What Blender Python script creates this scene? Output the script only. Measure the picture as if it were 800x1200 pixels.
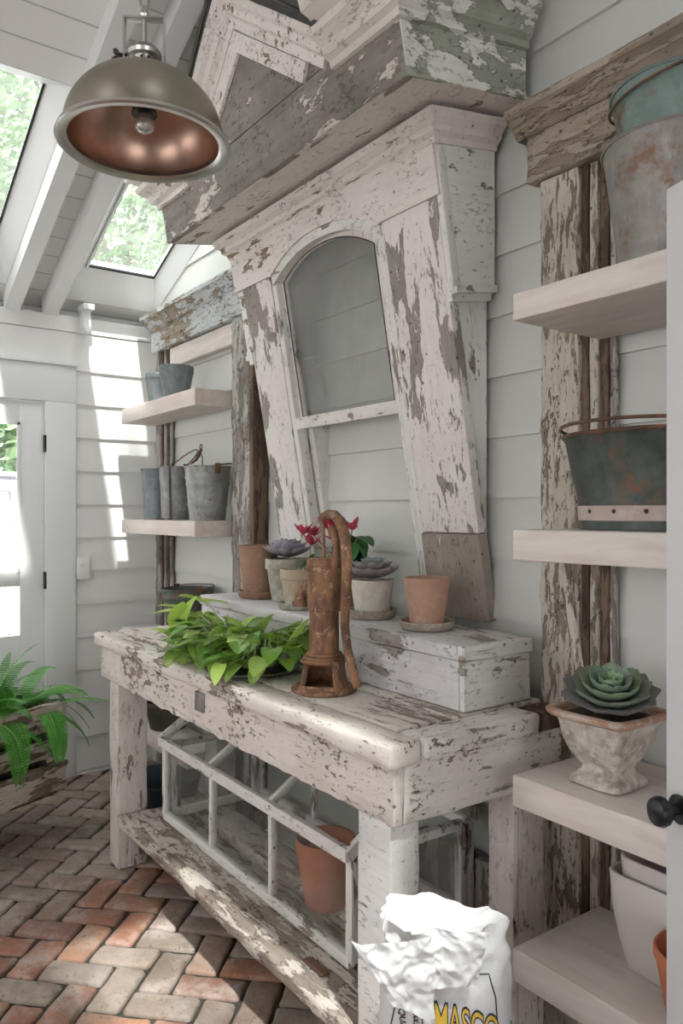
import bpy, bmesh, math, random
from mathutils import Vector, Matrix, noise
R = random.Random(7)
PI = math.pi
rad = math.radians
for o in list(bpy.data.objects): bpy.data.objects.remove(o)
SC = bpy.context.scene
COL = SC.collection

# ---------------------------------------------------------------- camera, world, sun, exposure
cam = bpy.data.objects.new('camera', bpy.data.cameras.new('camera'))
COL.objects.link(cam)
cam.location = (0, 0, 1.42)
cam.rotation_euler = (PI/2, 0, PI/2 - math.atan(900/650))
cam.rotation_euler.z = math.atan2(0.8107, 0.5855)
cam.data.sensor_fit = 'VERTICAL'; cam.data.sensor_height = 36; cam.data.sensor_width = 24
cam.data.lens = 27.0
cam.data.clip_start = 0.05
SC.camera = cam
W = bpy.data.worlds.new('sky'); SC.world = W; W.use_nodes = True
bg = W.node_tree.nodes['Background']
bg.inputs[0].default_value = (1.0, 0.965, 1.0, 1); bg.inputs[1].default_value = 3.7
sun = bpy.data.objects.new('sun', bpy.data.lights.new('sun', 'SUN')); COL.objects.link(sun)
SUN = Vector((1.0, -0.20, 1.8)).normalized()
sun.rotation_euler = SUN.to_track_quat('Z', 'Y').to_euler()
sun.data.energy = 13.0; sun.data.angle = rad(1.6); sun.data.color = (1, 0.955, 0.92)
vs = SC.view_settings
vs.view_transform = 'Standard'; vs.look = 'None'; vs.gamma = 1; vs.use_curve_mapping = False
vs.exposure = 0.68
SC.cycles.max_bounces = 8; SC.cycles.transparent_max_bounces = 24; SC.cycles.use_denoising = True

# ---------------------------------------------------------------- materials
class N:
    def __init__(s, name):
        s.m = bpy.data.materials.new(name); s.m.use_nodes = True
        s.t = s.m.node_tree; s.n = s.t.nodes; s.b = s.n['Principled BSDF']
        s.tc = s.n.new('ShaderNodeTexCoord')
    def link(s, a, b): s.t.links.new(a, b)
    def mapv(s, sc=(1, 1, 1), loc=(0, 0, 0), rot=(0, 0, 0)):
        m = s.n.new('ShaderNodeMapping'); m.inputs['Scale'].default_value = sc
        m.inputs['Location'].default_value = loc; m.inputs['Rotation'].default_value = rot
        s.link(s.tc.outputs['Object'], m.inputs['Vector']); return m.outputs[0]
    def noise(s, vec, scale, detail=6, rough=.6, dist=0):
        n = s.n.new('ShaderNodeTexNoise'); n.inputs['Scale'].default_value = scale
        n.inputs['Detail'].default_value = detail; n.inputs['Roughness'].default_value = rough
        n.inputs['Distortion'].default_value = dist
        s.link(vec, n.inputs['Vector']); return n.outputs['Fac']
    def voro(s, vec, scale, feature='F1'):
        n = s.n.new('ShaderNodeTexVoronoi'); n.feature = feature; n.inputs['Scale'].default_value = scale
        s.link(vec, n.inputs['Vector']); return n.outputs['Distance']
    def ramp(s, fac, stops):
        r = s.n.new('ShaderNodeValToRGB'); e = r.color_ramp.elements
        while len(e) < len(stops): e.new(.5)
        for el, (p, c) in zip(e, stops):
            el.position = p; el.color = (c, c, c, 1) if isinstance(c, (int, float)) else tuple(c) + (1,)
        s.link(fac, r.inputs[0]); return r.outputs[0]
    def math(s, op, a, b=0.0, c=None):
        m = s.n.new('ShaderNodeMath'); m.operation = op
        for i, v in enumerate((a, b, c)):
            if v is None: continue
            if isinstance(v, (int, float)): m.inputs[i].default_value = v
            else: s.link(v, m.inputs[i])
        return m.outputs[0]
    def mix(s, fac, a, b):
        m = s.n.new('ShaderNodeMixRGB')
        for i, v in enumerate((fac, a, b)):
            if isinstance(v, (int, float)): m.inputs[i].default_value = v
            elif isinstance(v, tuple): m.inputs[i].default_value = v + (1,) if len(v) == 3 else v
            else: s.link(v, m.inputs[i])
        return m.outputs[0]
    def bump(s, h, strength=.5, dist=.01):
        b = s.n.new('ShaderNodeBump'); b.inputs['Strength'].default_value = strength
        b.inputs['Distance'].default_value = dist; s.link(h, b.inputs['Height'])
        s.link(b.outputs[0], s.b.inputs['Normal'])
    def col(s, c):
        if isinstance(c, tuple): s.b.inputs['Base Color'].default_value = c + (1,)
        else: s.link(c, s.b.inputs['Base Color'])
    def set(s, **k):
        for a, v in k.items():
            i = s.b.inputs[a.replace('_', ' ')]
            if isinstance(v, (int, float, tuple)): i.default_value = v
            else: s.link(v, i)

AX = {'x': (.16, 1, 1), 'y': (1, .16, 1), 'z': (1, 1, .16)}
def stretch(g, k=.16): return {'x': (k, 1, 1), 'y': (1, k, 1), 'z': (1, 1, k), 'n': (1, 1, 1)}[g]
def peel(name, paint, wood, wood2, bare=.3, scale=9, grain='z', k=.3, crack=.4, dirt=.3, edge=.012, pit=.35):
    """flaking paint over weathered wood: bare = how much wood shows"""
    n = N(name)
    v = n.mapv(stretch(grain, k), (3.1, 1.7, .4)); vg = n.mapv(stretch(grain, .05)); v0 = n.mapv()
    a = n.noise(v, scale * 2.1, 9, .66, .3); big = n.noise(v0, 3.2, 3, .5)
    s = n.math('ADD', a, n.math('MULTIPLY', n.math('SUBTRACT', big, .5), .62))
    th = .5 + (.5 - bare) * .36
    m1 = n.ramp(s, [(th - edge, 0), (th + edge, 1)])
    fine = n.math('ADD', n.noise(n.mapv(stretch(grain, k * .8), (7, 2, 5)), scale * 7, 7, .7), n.math('MULTIPLY', n.math('SUBTRACT', a, .5), .55))
    m2 = n.ramp(fine, [(.70 - bare * .22, 0), (.715 - bare * .22, 1)])
    mask = n.math('MAXIMUM', m1, m2)
    g = n.noise(vg, 45, 6, .7)
    woodc = n.mix(n.ramp(g, [(.3, 0), (.7, 1)]), wood, wood2)
    woodc = n.mix(n.ramp(n.noise(v0, 7, 4), [(.35, 0), (.75, .6)]), woodc, tuple(c * .55 for c in wood))
    dn = n.noise(v0, 5, 6, .7)
    pc = n.mix(n.ramp(dn, [(.42, 0), (.75, dirt)]), paint, tuple(c * q for c, q in zip(paint, (.72, .66, .58))))
    cr = n.noise(n.mapv(stretch(grain, .10)), 60, 4, .7)
    crm = n.ramp(cr, [(.60, 0), (.66, 1)])
    crk = n.math('MULTIPLY', crm, n.ramp(n.noise(v0, 11, 4), [(.48, 0), (.6, crack)]))
    pc = n.mix(crk, pc, tuple(c * .5 for c in wood))
    pc = n.mix(n.ramp(n.noise(vg, 60, 5, .7), [(.45, 0), (.75, dirt * .8)]), pc, tuple(c * .62 for c in paint))
    pitn = n.math('ADD', n.noise(n.mapv(stretch(grain, .5), (1, 4, 2)), 75, 5, .75), n.math('MULTIPLY', n.math('SUBTRACT', n.noise(v0, 9, 5), .5), .5))
    pits = n.math('MULTIPLY', n.ramp(pitn, [(.60, 0), (.66, 1)]), pit)
    # small nail holes and specks
    sp = n.ramp(n.voro(v0, 30), [(.10, 1), (.16, 0)])
    sp = n.math('MULTIPLY', sp, n.ramp(n.noise(v0, 3.3, 2), [(.52, 0), (.55, .75)]))
    c = n.mix(mask, pc, woodc)
    rim = n.ramp(s, [(th - .022, 0), (th - edge * .6, .45), (th + .015, 0)])
    c = n.mix(rim, c, (.16, .10, .065))
    c = n.mix(sp, c, (.05, .035, .025))
    c = n.mix(pits, c, (.09, .065, .05))
    n.col(c); n.set(Roughness=.78); n.b.inputs['Specular IOR Level'].default_value = .25
    h = n.math('SUBTRACT', n.math('MULTIPLY', g, .25), n.math('MULTIPLY', mask, .8))
    h = n.math('SUBTRACT', h, n.math('ADD', n.math('MULTIPLY', crk, .5), pits))
    n.bump(h, .75, .006)
    return n.m

WHT = (.74, .70, .67); GRY = (.30, .265, .24); GRY2 = (.42, .38, .35)
M = {}
M['peel_jamb'] = peel('peeling_white_jamb', (.78, .735, .70), GRY, GRY2, .36, 8.5, 'z', .28)
M['peel_frieze'] = peel('peeling_white_frieze', (.78, .725, .69), (.29, .18, .12), (.40, .28, .20), .06, 8, 'x', .3)
M['peel_mould'] = peel('peeling_white_moulding', (.76, .70, .66), (.27, .16, .10), (.38, .27, .20), .14, 9, 'x', .18)  # pinkish white has light bounced off the bricks in it
M['peel_ped'] = peel('bare_grey_pediment', (.72, .67, .63), (.25, .225, .205), (.36, .325, .30), .72, 7, 'x', .4)
M['peel_green_bounce'] = peel('peeling_white_green_bounce', (.80, .80, .75), (.36, .39, .32), (.43, .45, .37), .47, 7, 'y', .45, dirt=.5)  # green tint stands for foliage light bounced onto the white paint
M['peel_clean'] = peel('fresh_white_rake', (.80, .755, .72), (.28, .18, .12), (.38, .27, .2), .03, 9, 'n', .5)
M['peel_foot'] = peel('bare_jamb_foot', (.66, .66, .62), (.33, .27, .235), (.42, .36, .32), .66, 4.5, 'z', .5)
M['peel_side2'] = peel('clean_pale_side', (.82, .82, .77), (.28, .24, .18), (.36, .31, .25), .03, 9, 'z', .5)
M['peel_side'] = peel('peeling_pale_side', (.82, .82, .77), (.28, .24, .18), (.36, .31, .25), .24, 9, 'y', .5)
M['peel_bench_x'] = peel('bench_paint_long', (.78, .71, .665), (.30, .235, .19), (.46, .39, .34), .16, 20, 'x', .45, .9, .55, pit=.85)
M['peel_bench_y'] = peel('bench_paint_end', (.80, .77, .725), (.28, .22, .18), (.44, .38, .33), .14, 18, 'y', .45, .9, .5, pit=.85)
M['peel_bench_z'] = peel('bench_paint_leg', (.73, .67, .63), (.28, .20, .16), (.40, .33, .29), .12, 10, 'z', .25, .6, .6)
M['peel_top'] = peel('bench_top_paint', (.79, .725, .68), (.33, .27, .23), (.47, .40, .36), .22, 13, 'x', .18, .8, .55, pit=.85)
M['peel_leg_w'] = peel('bench_front_leg_paint', (.80, .78, .76), (.36, .32, .30), (.48, .44, .42), .18, 14, 'x', .15, .7, .35)
M['peel_box'] = peel('box_paint', (.68, .665, .67), (.34, .29, .25), (.46, .42, .39), .10, 7, 'x', .3, .5, .6)
M['peel_boxend'] = peel('box_end_paint', (.76, .75, .71), (.34, .28, .22), (.46, .40, .34), .12, 9, 'y', .3, .5, .5)
M['peel_post'] = peel('flaking_post', (.58, .53, .46), (.20, .155, .12), (.36, .31, .25), .30, 30, 'z', .18, 1, .8, pit=.85)
M['peel_postx'] = peel('flaking_head', (.43, .37, .30), (.24, .19, .145), (.38, .31, .25), .45, 18, 'x', .15, .8, .7, pit=.85)
M['peel_postl'] = peel('flaking_head_pale', (.60, .63, .64), (.26, .19, .13), (.50, .44, .34), .40, 16, 'x', .3, .9, .6, pit=.85)
M['peel_greypost'] = peel('grey_flaking_post', (.50, .47, .44), (.20, .17, .15), (.36, .32, .29), .45, 11, 'z', .2, .8, .6, pit=.85)
M['peel_sash'] = peel('sash_paint', (.78, .755, .72), (.30, .24, .20), (.42, .37, .33), .14, 14, 'x', .3, .5, .4)
M['peel_sashz'] = peel('sash_paint_upright', (.78, .755, .72), (.30, .24, .20), (.42, .37, .33), .14, 14, 'z', .2, .5, .4)
M['peel_crate'] = peel('crate_slat', (.58, .52, .45), (.13, .095, .07), (.30, .24, .19), .42, 11, 'x', .2, .9, .8, pit=.85)
M['dark_wood'] = peel('old_dark_wood', (.20, .14, .105), (.07, .045, .035), (.15, .10, .075), .5, 12, 'z', .15)
M['plank'] = peel('plank_wood', (.60, .54, .49), (.26, .20, .165), (.42, .36, .31), .42, 16, 'x', .25, .9, .6, pit=.85)

def simple(name, c, rough=.5, metal=0, var=.0, vs=8, bump=0, bs=60, c2=None, spec=.5, rng=(.35, .65)):
    n = N(name)
    if c2 is not None: n.col(n.mix(n.ramp(n.noise(n.mapv(), vs, 7, .65), [(rng[0], 0), (rng[1], 1)]), c, c2))
    else: n.col(c)
    n.set(Roughness=rough, Metallic=metal); n.b.inputs['Specular IOR Level'].default_value = spec
    if bump: n.bump(n.noise(n.mapv(), bs, 6, .6), bump, .004)
    return n.m
M['wall'] = simple('wall_paint', (.81, .81, .79), .42, c2=(.77, .77, .75), vs=3, bump=.08, bs=30)  # kept paler so the far wall looks more strongly lit
M['wall_sage_shaded'] = simple('shaded_sage_wall_paint', (.615, .62, .585), .42, c2=(.58, .585, .55), vs=3, bump=.08, bs=30)  # same paint in sage-grey, with this wall's shade put into the colour
M['trim'] = simple('trim_paint', (.80, .81, .80), .35, c2=(.77, .78, .77), vs=3)
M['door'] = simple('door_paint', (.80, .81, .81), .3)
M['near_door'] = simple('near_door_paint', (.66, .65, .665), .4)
def ceil_mat():
    n = N('ceiling_boards'); v = n.mapv()
    s = n.n.new('ShaderNodeSeparateXYZ'); n.link(v, s.inputs[0])
    f = n.math('FRACT', n.math('MULTIPLY', s.outputs[0], 1/.13))
    l = n.ramp(f, [(0, 1), (.035, .0), (.965, 0), (1, 1)])
    n.col(n.mix(l, (.79, .78, .75), (.45, .44, .42))); n.set(Roughness=.5)
    n.bump(n.math('SUBTRACT', 1.0, l), .6, .006); return n.m
M['ceil'] = ceil_mat()
def glass(name, tint, refl=.12, dirt=0.0, haze=False):
    n = N(name); n.n.remove(n.b)
    out = [x for x in n.n if x.type == 'OUTPUT_MATERIAL'][0]
    tr = n.n.new('ShaderNodeBsdfTransparent'); tr.inputs[0].default_value = tint + (1,)
    gl = n.n.new('ShaderNodeBsdfGlossy'); gl.inputs['Roughness'].default_value = .03
    fr = n.n.new('ShaderNodeLayerWeight'); fr.inputs[0].default_value = .5
    m = n.n.new('ShaderNodeMixShader'); n.link(n.math('ADD', n.math('MULTIPLY', n.math('POWER', fr.outputs[1], 5.0), .7), refl * .5), m.inputs[0])
    n.link(tr.outputs[0], m.inputs[1]); n.link(gl.outputs[0], m.inputs[2]); o = m.outputs[0]
    if dirt:
        d = n.n.new('ShaderNodeBsdfTranslucent' if haze else 'ShaderNodeBsdfDiffuse'); d.inputs[0].default_value = (.55, .55, .52, 1)
        m2 = n.n.new('ShaderNodeMixShader')
        n.link(n.ramp(n.noise(n.mapv(), 4, 6, .6), [(.3, dirt * .5), (.8, dirt * 1.4)]), m2.inputs[0])
        n.link(o, m2.inputs[1]); n.link(d.outputs[0], m2.inputs[2]); o = m2.outputs[0]
    n.link(o, out.inputs[0]); return n.m
M['glass_sky'] = glass('skylight_glass', (.93, .965, .955), .04, .07, True)  # translucent layer puts bright outdoor haze into the panes
M['glass_old'] = glass('old_dusty_glass', (.93, .94, .93), .16, .20)
M['glass'] = glass('clear_glass', (.965, .975, .97), .06, .05)
M['black'] = simple('black_rubber', (.012, .014, .016), .5)
M['iron'] = simple('black_iron', (.03, .03, .033), .3, .6)
M['plastic'] = simple('white_plastic', (.82, .82, .80), .3)
def shelf_mat():
    n = N('whitewashed_shelf'); vg = n.mapv((.12, 1, 1)); g = n.noise(vg, 22, 6, .6, .8)
    b = n.noise(n.mapv((.5, 1, 1)), 5, 5, .6)
    c = n.mix(n.ramp(g, [(.35, 0), (.7, 1)]), (.76, .70, .65), (.62, .55, .50))
    c = n.mix(n.ramp(b, [(.5, 0), (.75, .5)]), c, (.62, .43, .36))
    n.col(c); n.set(Roughness=.6); n.bump(g, .15, .003); return n.m
M['shelf'] = shelf_mat()
M['shelf_end'] = simple('shelf_end_grain', (.72, .62, .55), .6, c2=(.66, .44, .36), vs=9)
def galv(name, a, b, rust=.0, rust_c=(.16, .075, .04), metal=.35, sc=14):
    n = N(name); v = n.mapv()
    c = n.mix(n.ramp(n.noise(v, sc, 8, .7), [(.38, 0), (.62, 1)]), a, b)
    c = n.mix(n.ramp(n.noise(n.mapv((1, 1, .3)), sc * 1.7, 5, .6), [(.5, 0), (.8, .5)]), c, tuple(min(1, x * 1.8) for x in a))
    if rust: c = n.mix(n.ramp(n.noise(v, sc * .7, 9, .72), [(.60 - rust * .3, 0), (.70 - rust * .3, 1)]), c, rust_c)
    n.col(c); n.set(Roughness=.5, Metallic=metal); n.bump(n.noise(v, 60, 5), .2, .002); return n.m
M['galv'] = galv('galvanised_grey', (.27, .275, .27), (.16, .165, .165), .12)
M['galv_pale'] = galv('galvanised_pale', (.33, .34, .325), (.22, .23, .225), .1)
M['galv_blue'] = galv('galvanised_blue', (.20, .225, .23), (.125, .145, .155), 0)
M['galv_dark'] = galv('galvanised_dark', (.13, .14, .125), (.07, .078, .07), .25)
M['galv_old'] = galv('galvanised_rusty', (.30, .275, .255), (.21, .195, .185), .22, (.20, .12, .08))
M['galv_green'] = galv('green_pail', (.19, .25, .23), (.12, .17, .155), .15)
M['tub'] = galv('mottled_tub', (.085, .10, .09), (.045, .055, .05), .2, (.15, .08, .045))
M['bluetub'] = simple('blue_black_tub', (.035, .05, .065), .35, c2=(.06, .08, .10), vs=10)
M['rustmetal'] = galv('brown_rust', (.13, .07, .045), (.07, .045, .035), .4, (.2, .095, .05), .2)
def rust_mat():
    n = N('pump_rust'); v = n.mapv(); vz = n.mapv((1, 1, .35))
    c = n.mix(n.ramp(n.noise(vz, 22, 8, .7), [(.36, 0), (.60, 1)]), (.11, .055, .036), (.33, .17, .085))
    c = n.mix(n.ramp(n.noise(vz, 14, 9, .75), [(.56, 0), (.62, .9)]), c, (.07, .045, .038))
    c = n.mix(n.ramp(n.noise(v, 34, 8, .7), [(.57, 0), (.62, .8)]), c, (.50, .36, .25))
    n.col(c); n.set(Roughness=.72); n.bump(n.noise(v, 70, 6, .7), .5, .004); return n.m
M['rust'] = rust_mat()
def terra(name, a, b, white=.2, wc=(.62, .58, .52), sc=9):
    n = N(name); v = n.mapv()
    c = n.mix(n.ramp(n.noise(v, sc, 7, .65), [(.35, 0), (.65, 1)]), a, b)
    c = n.mix(n.ramp(n.noise(v, sc * 1.6, 9, .7), [(.62 - white * .35, 0), (.74 - white * .3, .75)]), c, wc)
    n.col(c); n.set(Roughness=.85); n.bump(n.noise(v, 90, 5), .25, .002); return n.m
M['terra'] = terra('aged_terracotta', (.50, .31, .22), (.41, .24, .17), .25, (.60, .47, .38))
M['terra_brown'] = terra('brown_terracotta', (.37, .22, .15), (.28, .165, .115), .1)
M['terra_pale'] = terra('pale_tan_clay', (.52, .42, .31), (.42, .32, .23), .35)
M['clay_grey'] = terra('grey_mossy_clay', (.40, .37, .30), (.27, .26, .22), .4, (.55, .53, .47))
M['terra_white'] = terra('whitewashed_clay', (.72, .68, .60), (.60, .53, .44), .5, (.78, .76, .71))
M['terra_orange'] = terra('orange_terracotta', (.52, .175, .085), (.42, .135, .07), .0, (.5, .3, .22))
M['saucer'] = terra('stained_saucer', (.38, .32, .25), (.30, .25, .20), .3)
M['urn'] = terra('crusted_urn', (.60, .54, .48), (.27, .235, .20), .42, (.70, .65, .60), 24)
M['urn_rim'] = terra('urn_clay_rim', (.50, .30, .21), (.40, .24, .17), .45, (.66, .58, .51), 16)
M['ceramic'] = simple('matte_white_ceramic', (.60, .555, .52), .5)
M['potdark'] = simple('dark_old_pot', (.10, .085, .06), .8, c2=(.05, .045, .04), vs=12)
M['soil'] = simple('potting_soil', (.035, .027, .02), .95, c2=(.07, .055, .04), vs=60, bump=1, bs=90)
M['chain'] = simple('rusty_chain', (.12, .07, .05), .7, .3)
M['lamp_out'] = simple('brushed_nickel', (.40, .365, .30), .38, 1, c2=(.34, .31, .255), vs=4)
M['lamp_in'] = simple('copper_interior', (.50, .33, .25), .30, 1, c2=(.36, .235, .18), vs=6)
M['lamp_rim'] = simple('nickel_rim', (.55, .53, .50), .3, 1)
M['bulb'] = simple('bulb_glass', (.80, .78, .76), .08, .3)
M['bulb'].node_tree.nodes['Principled BSDF'].inputs['Transmission Weight'].default_value = .6
M['bag'] = simple('white_plastic_bag', (.70, .70, .70), .4, c2=(.63, .635, .64), vs=5, bump=.6, bs=22)
M['ink'] = simple('black_ink', (.02, .02, .022), .4)
M['yellow'] = simple('yellow_ink', (.72, .47, .05), .4)
M['greenink'] = simple('green_ink', (.05, .25, .17), .4)
M['flash'] = simple('black_flashing', (.02, .02, .02), .6, c2=(.06, .055, .05), vs=30)
M['roofmetal'] = simple('dull_roof_metal', (.25, .245, .215), .5, .5, c2=(.19, .185, .16), vs=5)

def vcol_mat(name, rough=.5, trans=0.0, attr='Col', bump=0, spec=.5, noise_amt=.0, shine=0):
    n = N(name); a = n.n.new('ShaderNodeAttribute'); a.attribute_name = attr
    c = a.outputs['Color']
    if noise_amt:
        c = n.mix(n.ramp(n.noise(n.mapv(), 25, 5), [(.4, 0), (.7, noise_amt)]), c, (.75, .8, .35))
    n.col(c); n.set(Roughness=rough); n.b.inputs['Specular IOR Level'].default_value = spec
    if trans:
        out = [x for x in n.n if x.type == 'OUTPUT_MATERIAL'][0]
        t = n.n.new('ShaderNodeBsdfTranslucent'); n.link(c, t.inputs[0])
        m = n.n.new('ShaderNodeMixShader'); m.inputs[0].default_value = trans
        n.link(n.b.outputs[0], m.inputs[1]); n.link(t.outputs[0], m.inputs[2]); n.link(m.outputs[0], out.inputs[0])
    if bump: n.bump(n.noise(n.mapv(), 80, 5), bump, .003)
    return n.m
M['leaf'] = vcol_mat('leaf', .4, .3)
M['pothos'] = vcol_mat('variegated_leaf', .3, .3, noise_amt=.35)
M['tree'] = vcol_mat('tree_leaf', .6, .5)
M['succ'] = vcol_mat('succulent_leaf', .5, 0)
M['petal'] = vcol_mat('petal', .5, .3)
M['stem'] = simple('green_stem', (.30, .38, .16), .5)
M['stem_red'] = simple('brown_stem', (.22, .12, .09), .5)
M['bark'] = simple('bark', (.20, .17, .14), .9, c2=(.12, .10, .08), vs=10)
def brick_mat():
    n = N('brick'); a = n.n.new('ShaderNodeAttribute'); a.attribute_name = 'Col'; v = n.mapv()
    c = n.mix(n.ramp(n.noise(v, 16, 8, .7), [(.35, 0), (.7, .45)]), a.outputs['Color'], (.20, .13, .10))
    c = n.mix(n.ramp(n.noise(v, 7, 8, .7), [(.46, 0), (.66, .75)]), c, (.47, .41, .37))
    c = n.mix(n.ramp(n.noise(v, 40, 5, .7), [(.56, 0), (.68, .75)]), c, (.10, .08, .065))
    c = n.mix(n.ramp(n.noise(v, 2.2, 4, .6), [(.45, 0), (.7, .5)]), c, (.17, .14, .12))
    n.col(c); n.set(Roughness=.8); n.bump(n.noise(v, 55, 8, .7), .6, .004); return n.m
M['brick'] = brick_mat()
M['mortar'] = simple('mortar', (.03, .027, .022), .95, c2=(.055, .05, .038), vs=30, bump=1, bs=80)
M['fencew'] = simple('fence_white', (.36, .37, .40), .5)
M['patio'] = simple('pale_patio', (.42, .41, .39), .8, c2=(.33, .32, .31), vs=4)
M['shardm'] = simple('brick_shard', (.17, .085, .06), .85)

# ---------------------------------------------------------------- helpers
OFF = {}
def thing(name, label, cat, loc=(0, 0, 0), group=None, local=False, rot=None):
    o = bpy.data.objects.new(name, None); COL.objects.link(o); o.location = loc; o.empty_display_size = .05
    o['label'] = label; o['category'] = cat
    if group: o['group'] = group
    if rot: o.rotation_euler = rot
    OFF[o] = Vector((0, 0, 0)) if local else Vector(loc)
    return o
def tag(o, label, cat, group=None, kind=None):
    o['label'] = label; o['category'] = cat
    if group: o['group'] = group
    if kind: o['kind'] = kind
    return o
class MB:
    def __init__(s): s.v = []; s.f = []; s.c = []; s.mi = []
    def add(s, vs_, fs, col=None, mi=0):
        b = len(s.v); s.v += [Vector(p) for p in vs_]
        s.f += [tuple(b + i for i in f) for f in fs]; s.mi += [mi] * len(fs)
        s.c += [col if col else (1, 1, 1)] * len(vs_)
    def box(s, x0, x1, y0, y1, z0, z1, mi=0):
        s.add([(x, y, z) for x in (x0, x1) for y in (y0, y1) for z in (z0, z1)],
              [(0, 1, 3, 2), (4, 6, 7, 5), (0, 4, 5, 1), (2, 3, 7, 6), (0, 2, 6, 4), (1, 5, 7, 3)], mi=mi)
    def prism(s, poly, axis, a, b, mi=0):
        """polygon (2D list) extruded along axis from a to b; coords order are the other two axes"""
        def P(p, t): return {'x': (t, p[0], p[1]), 'y': (p[0], t, p[1]), 'z': (p[0], p[1], t)}[axis]
        n = len(poly); s.add([P(p, a) for p in poly] + [P(p, b) for p in poly],
              [tuple(range(n)), tuple(range(2 * n - 1, n - 1, -1))] + [(i, i + n, (i + 1) % n + n, (i + 1) % n) for i in range(n)], mi=mi)
    def lathe(s, prof, seg=40, c=(0, 0, 0), col=None, cap=True, mi=0, jit=0):
        vs_ = []; fs = []
        for j, (r, z) in enumerate(prof):
            for i in range(seg):
                a = 2 * PI * i / seg
                rr = r * (1 + (jit * (noise.noise(Vector((math.cos(a) * 1.5, math.sin(a) * 1.5, z * 8 + c[0] * 9))) if jit else 0)))
                vs_.append((c[0] + rr * math.cos(a), c[1] + rr * math.sin(a), c[2] + z))
        for j in range(len(prof) - 1):
            for i in range(seg):
                k = (i + 1) % seg
                fs.append((j * seg + i, j * seg + k, (j + 1) * seg + k, (j + 1) * seg + i))
        if cap:
            if prof[0][0] > 1e-5: fs.append(tuple(range(seg - 1, -1, -1)))
            if prof[-1][0] > 1e-5: fs.append(tuple((len(prof) - 1) * seg + i for i in range(seg)))
        s.add(vs_, fs, col, mi)
    def tube(s, pts, r, seg=8, col=None, closed=False, mi=0, sq=1.0):
        pts = [Vector(p) for p in pts]; n = len(pts)
        rs = r if isinstance(r, (list, tuple)) else [r] * n
        up = Vector((0, 0, 1)); vs_ = []
        t0 = (pts[1] - pts[0]).normalized()
        if abs(t0.dot(up)) > .95: up = Vector((0, 1, 0))
        u = t0.cross(up).normalized()
        for i in range(n):
            a = pts[(i - 1) % n] if (closed or i > 0) else pts[i]; b = pts[(i + 1) % n] if (closed or i < n - 1) else pts[i]
            t = (b - a).normalized(); u = (u - t * u.dot(t)).normalized(); w = t.cross(u)
            for k in range(seg):
                an = 2 * PI * k / seg; vs_.append(pts[i] + (u * math.cos(an) + w * math.sin(an) * sq) * rs[i])
        fs = []
        for i in range(n if closed else n - 1):
            for k in range(seg):
                j = (i + 1) % n; l = (k + 1) % seg
                fs.append((i * seg + k, i * seg + l, j * seg + l, j * seg + k))
        if not closed: fs += [tuple(range(seg - 1, -1, -1)), tuple((n - 1) * seg + k for k in range(seg))]
        s.add(vs_, fs, col, mi)
    def rbox(s, x0, x1, y0, y1, z0, z1, b=.005, seg=.05, wear=.0, freq=9, seed=0, mi=0, chip=0):
        """worn rounded timber"""
        lo = Vector((min(x0, x1), min(y0, y1), min(z0, z1))); hi = Vector((max(x0, x1), max(y0, y1), max(z0, z1)))
        def ticks(a, c):
            bb = min(b, (c - a) * .45); n = max(1, int((c - a - 2 * bb) / seg))
            return [a, a + bb * .35, a + bb] + [a + bb + (c - a - 2 * bb) * i / n for i in range(1, n)] + [c - bb, c - bb * .35, c]
        T = [ticks(lo[i], hi[i]) for i in range(3)]; idx = {}; vs_ = []; fs = []
        bb = [min(b, (hi[i] - lo[i]) * .45) for i in range(3)]; bm_ = min(bb)
        def vid(i, j, k):
            key = (i, j, k)
            if key in idx: return idx[key]
            p = Vector((T[0][i], T[1][j], T[2][k]))
            q = Vector([min(max(p[m], lo[m] + bm_), hi[m] - bm_) for m in range(3)])
            d = p - q
            cnt = sum(1 for m in range(3) if abs(d[m]) > 1e-9)
            if cnt > 1: d = d.normalized() * bm_
            p2 = q + d
            if wear:
                e = 1.0 + (chip if cnt > 1 else 0)
                sv = Vector((seed * 3.7, seed * 1.3, seed * 7.1))
                nv = noise.noise_vector(p2 * freq + sv) * .7 + noise.noise_vector(p2 * freq * 4 + sv) * .3
                p2 = p2 + nv * wear * e
            idx[key] = len(vs_); vs_.append(p2); return idx[key]
        n = [len(t) - 1 for t in T]
        for j in range(n[1]):
            for k in range(n[2]):
                fs.append((vid(0, j, k), vid(0, j, k + 1), vid(0, j + 1, k + 1), vid(0, j + 1, k)))
                fs.append((vid(n[0], j, k), vid(n[0], j + 1, k), vid(n[0], j + 1, k + 1), vid(n[0], j, k + 1)))
        for i in range(n[0]):
            for k in range(n[2]):
                fs.append((vid(i, 0, k), vid(i + 1, 0, k), vid(i + 1, 0, k + 1), vid(i, 0, k + 1)))
                fs.append((vid(i, n[1], k), vid(i, n[1], k + 1), vid(i + 1, n[1], k + 1), vid(i + 1, n[1], k)))
            for j in range(n[1]):
                fs.append((vid(i, j, 0), vid(i, j + 1, 0), vid(i + 1, j + 1, 0), vid(i + 1, j, 0)))
                fs.append((vid(i, j, n[2]), vid(i + 1, j, n[2]), vid(i + 1, j + 1, n[2]), vid(i, j + 1, n[2])))
        s.add(vs_, fs, mi=mi)
    def xf(s, mat, start=0):
        for i in range(start, len(s.v)): s.v[i] = mat @ s.v[i]
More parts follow.
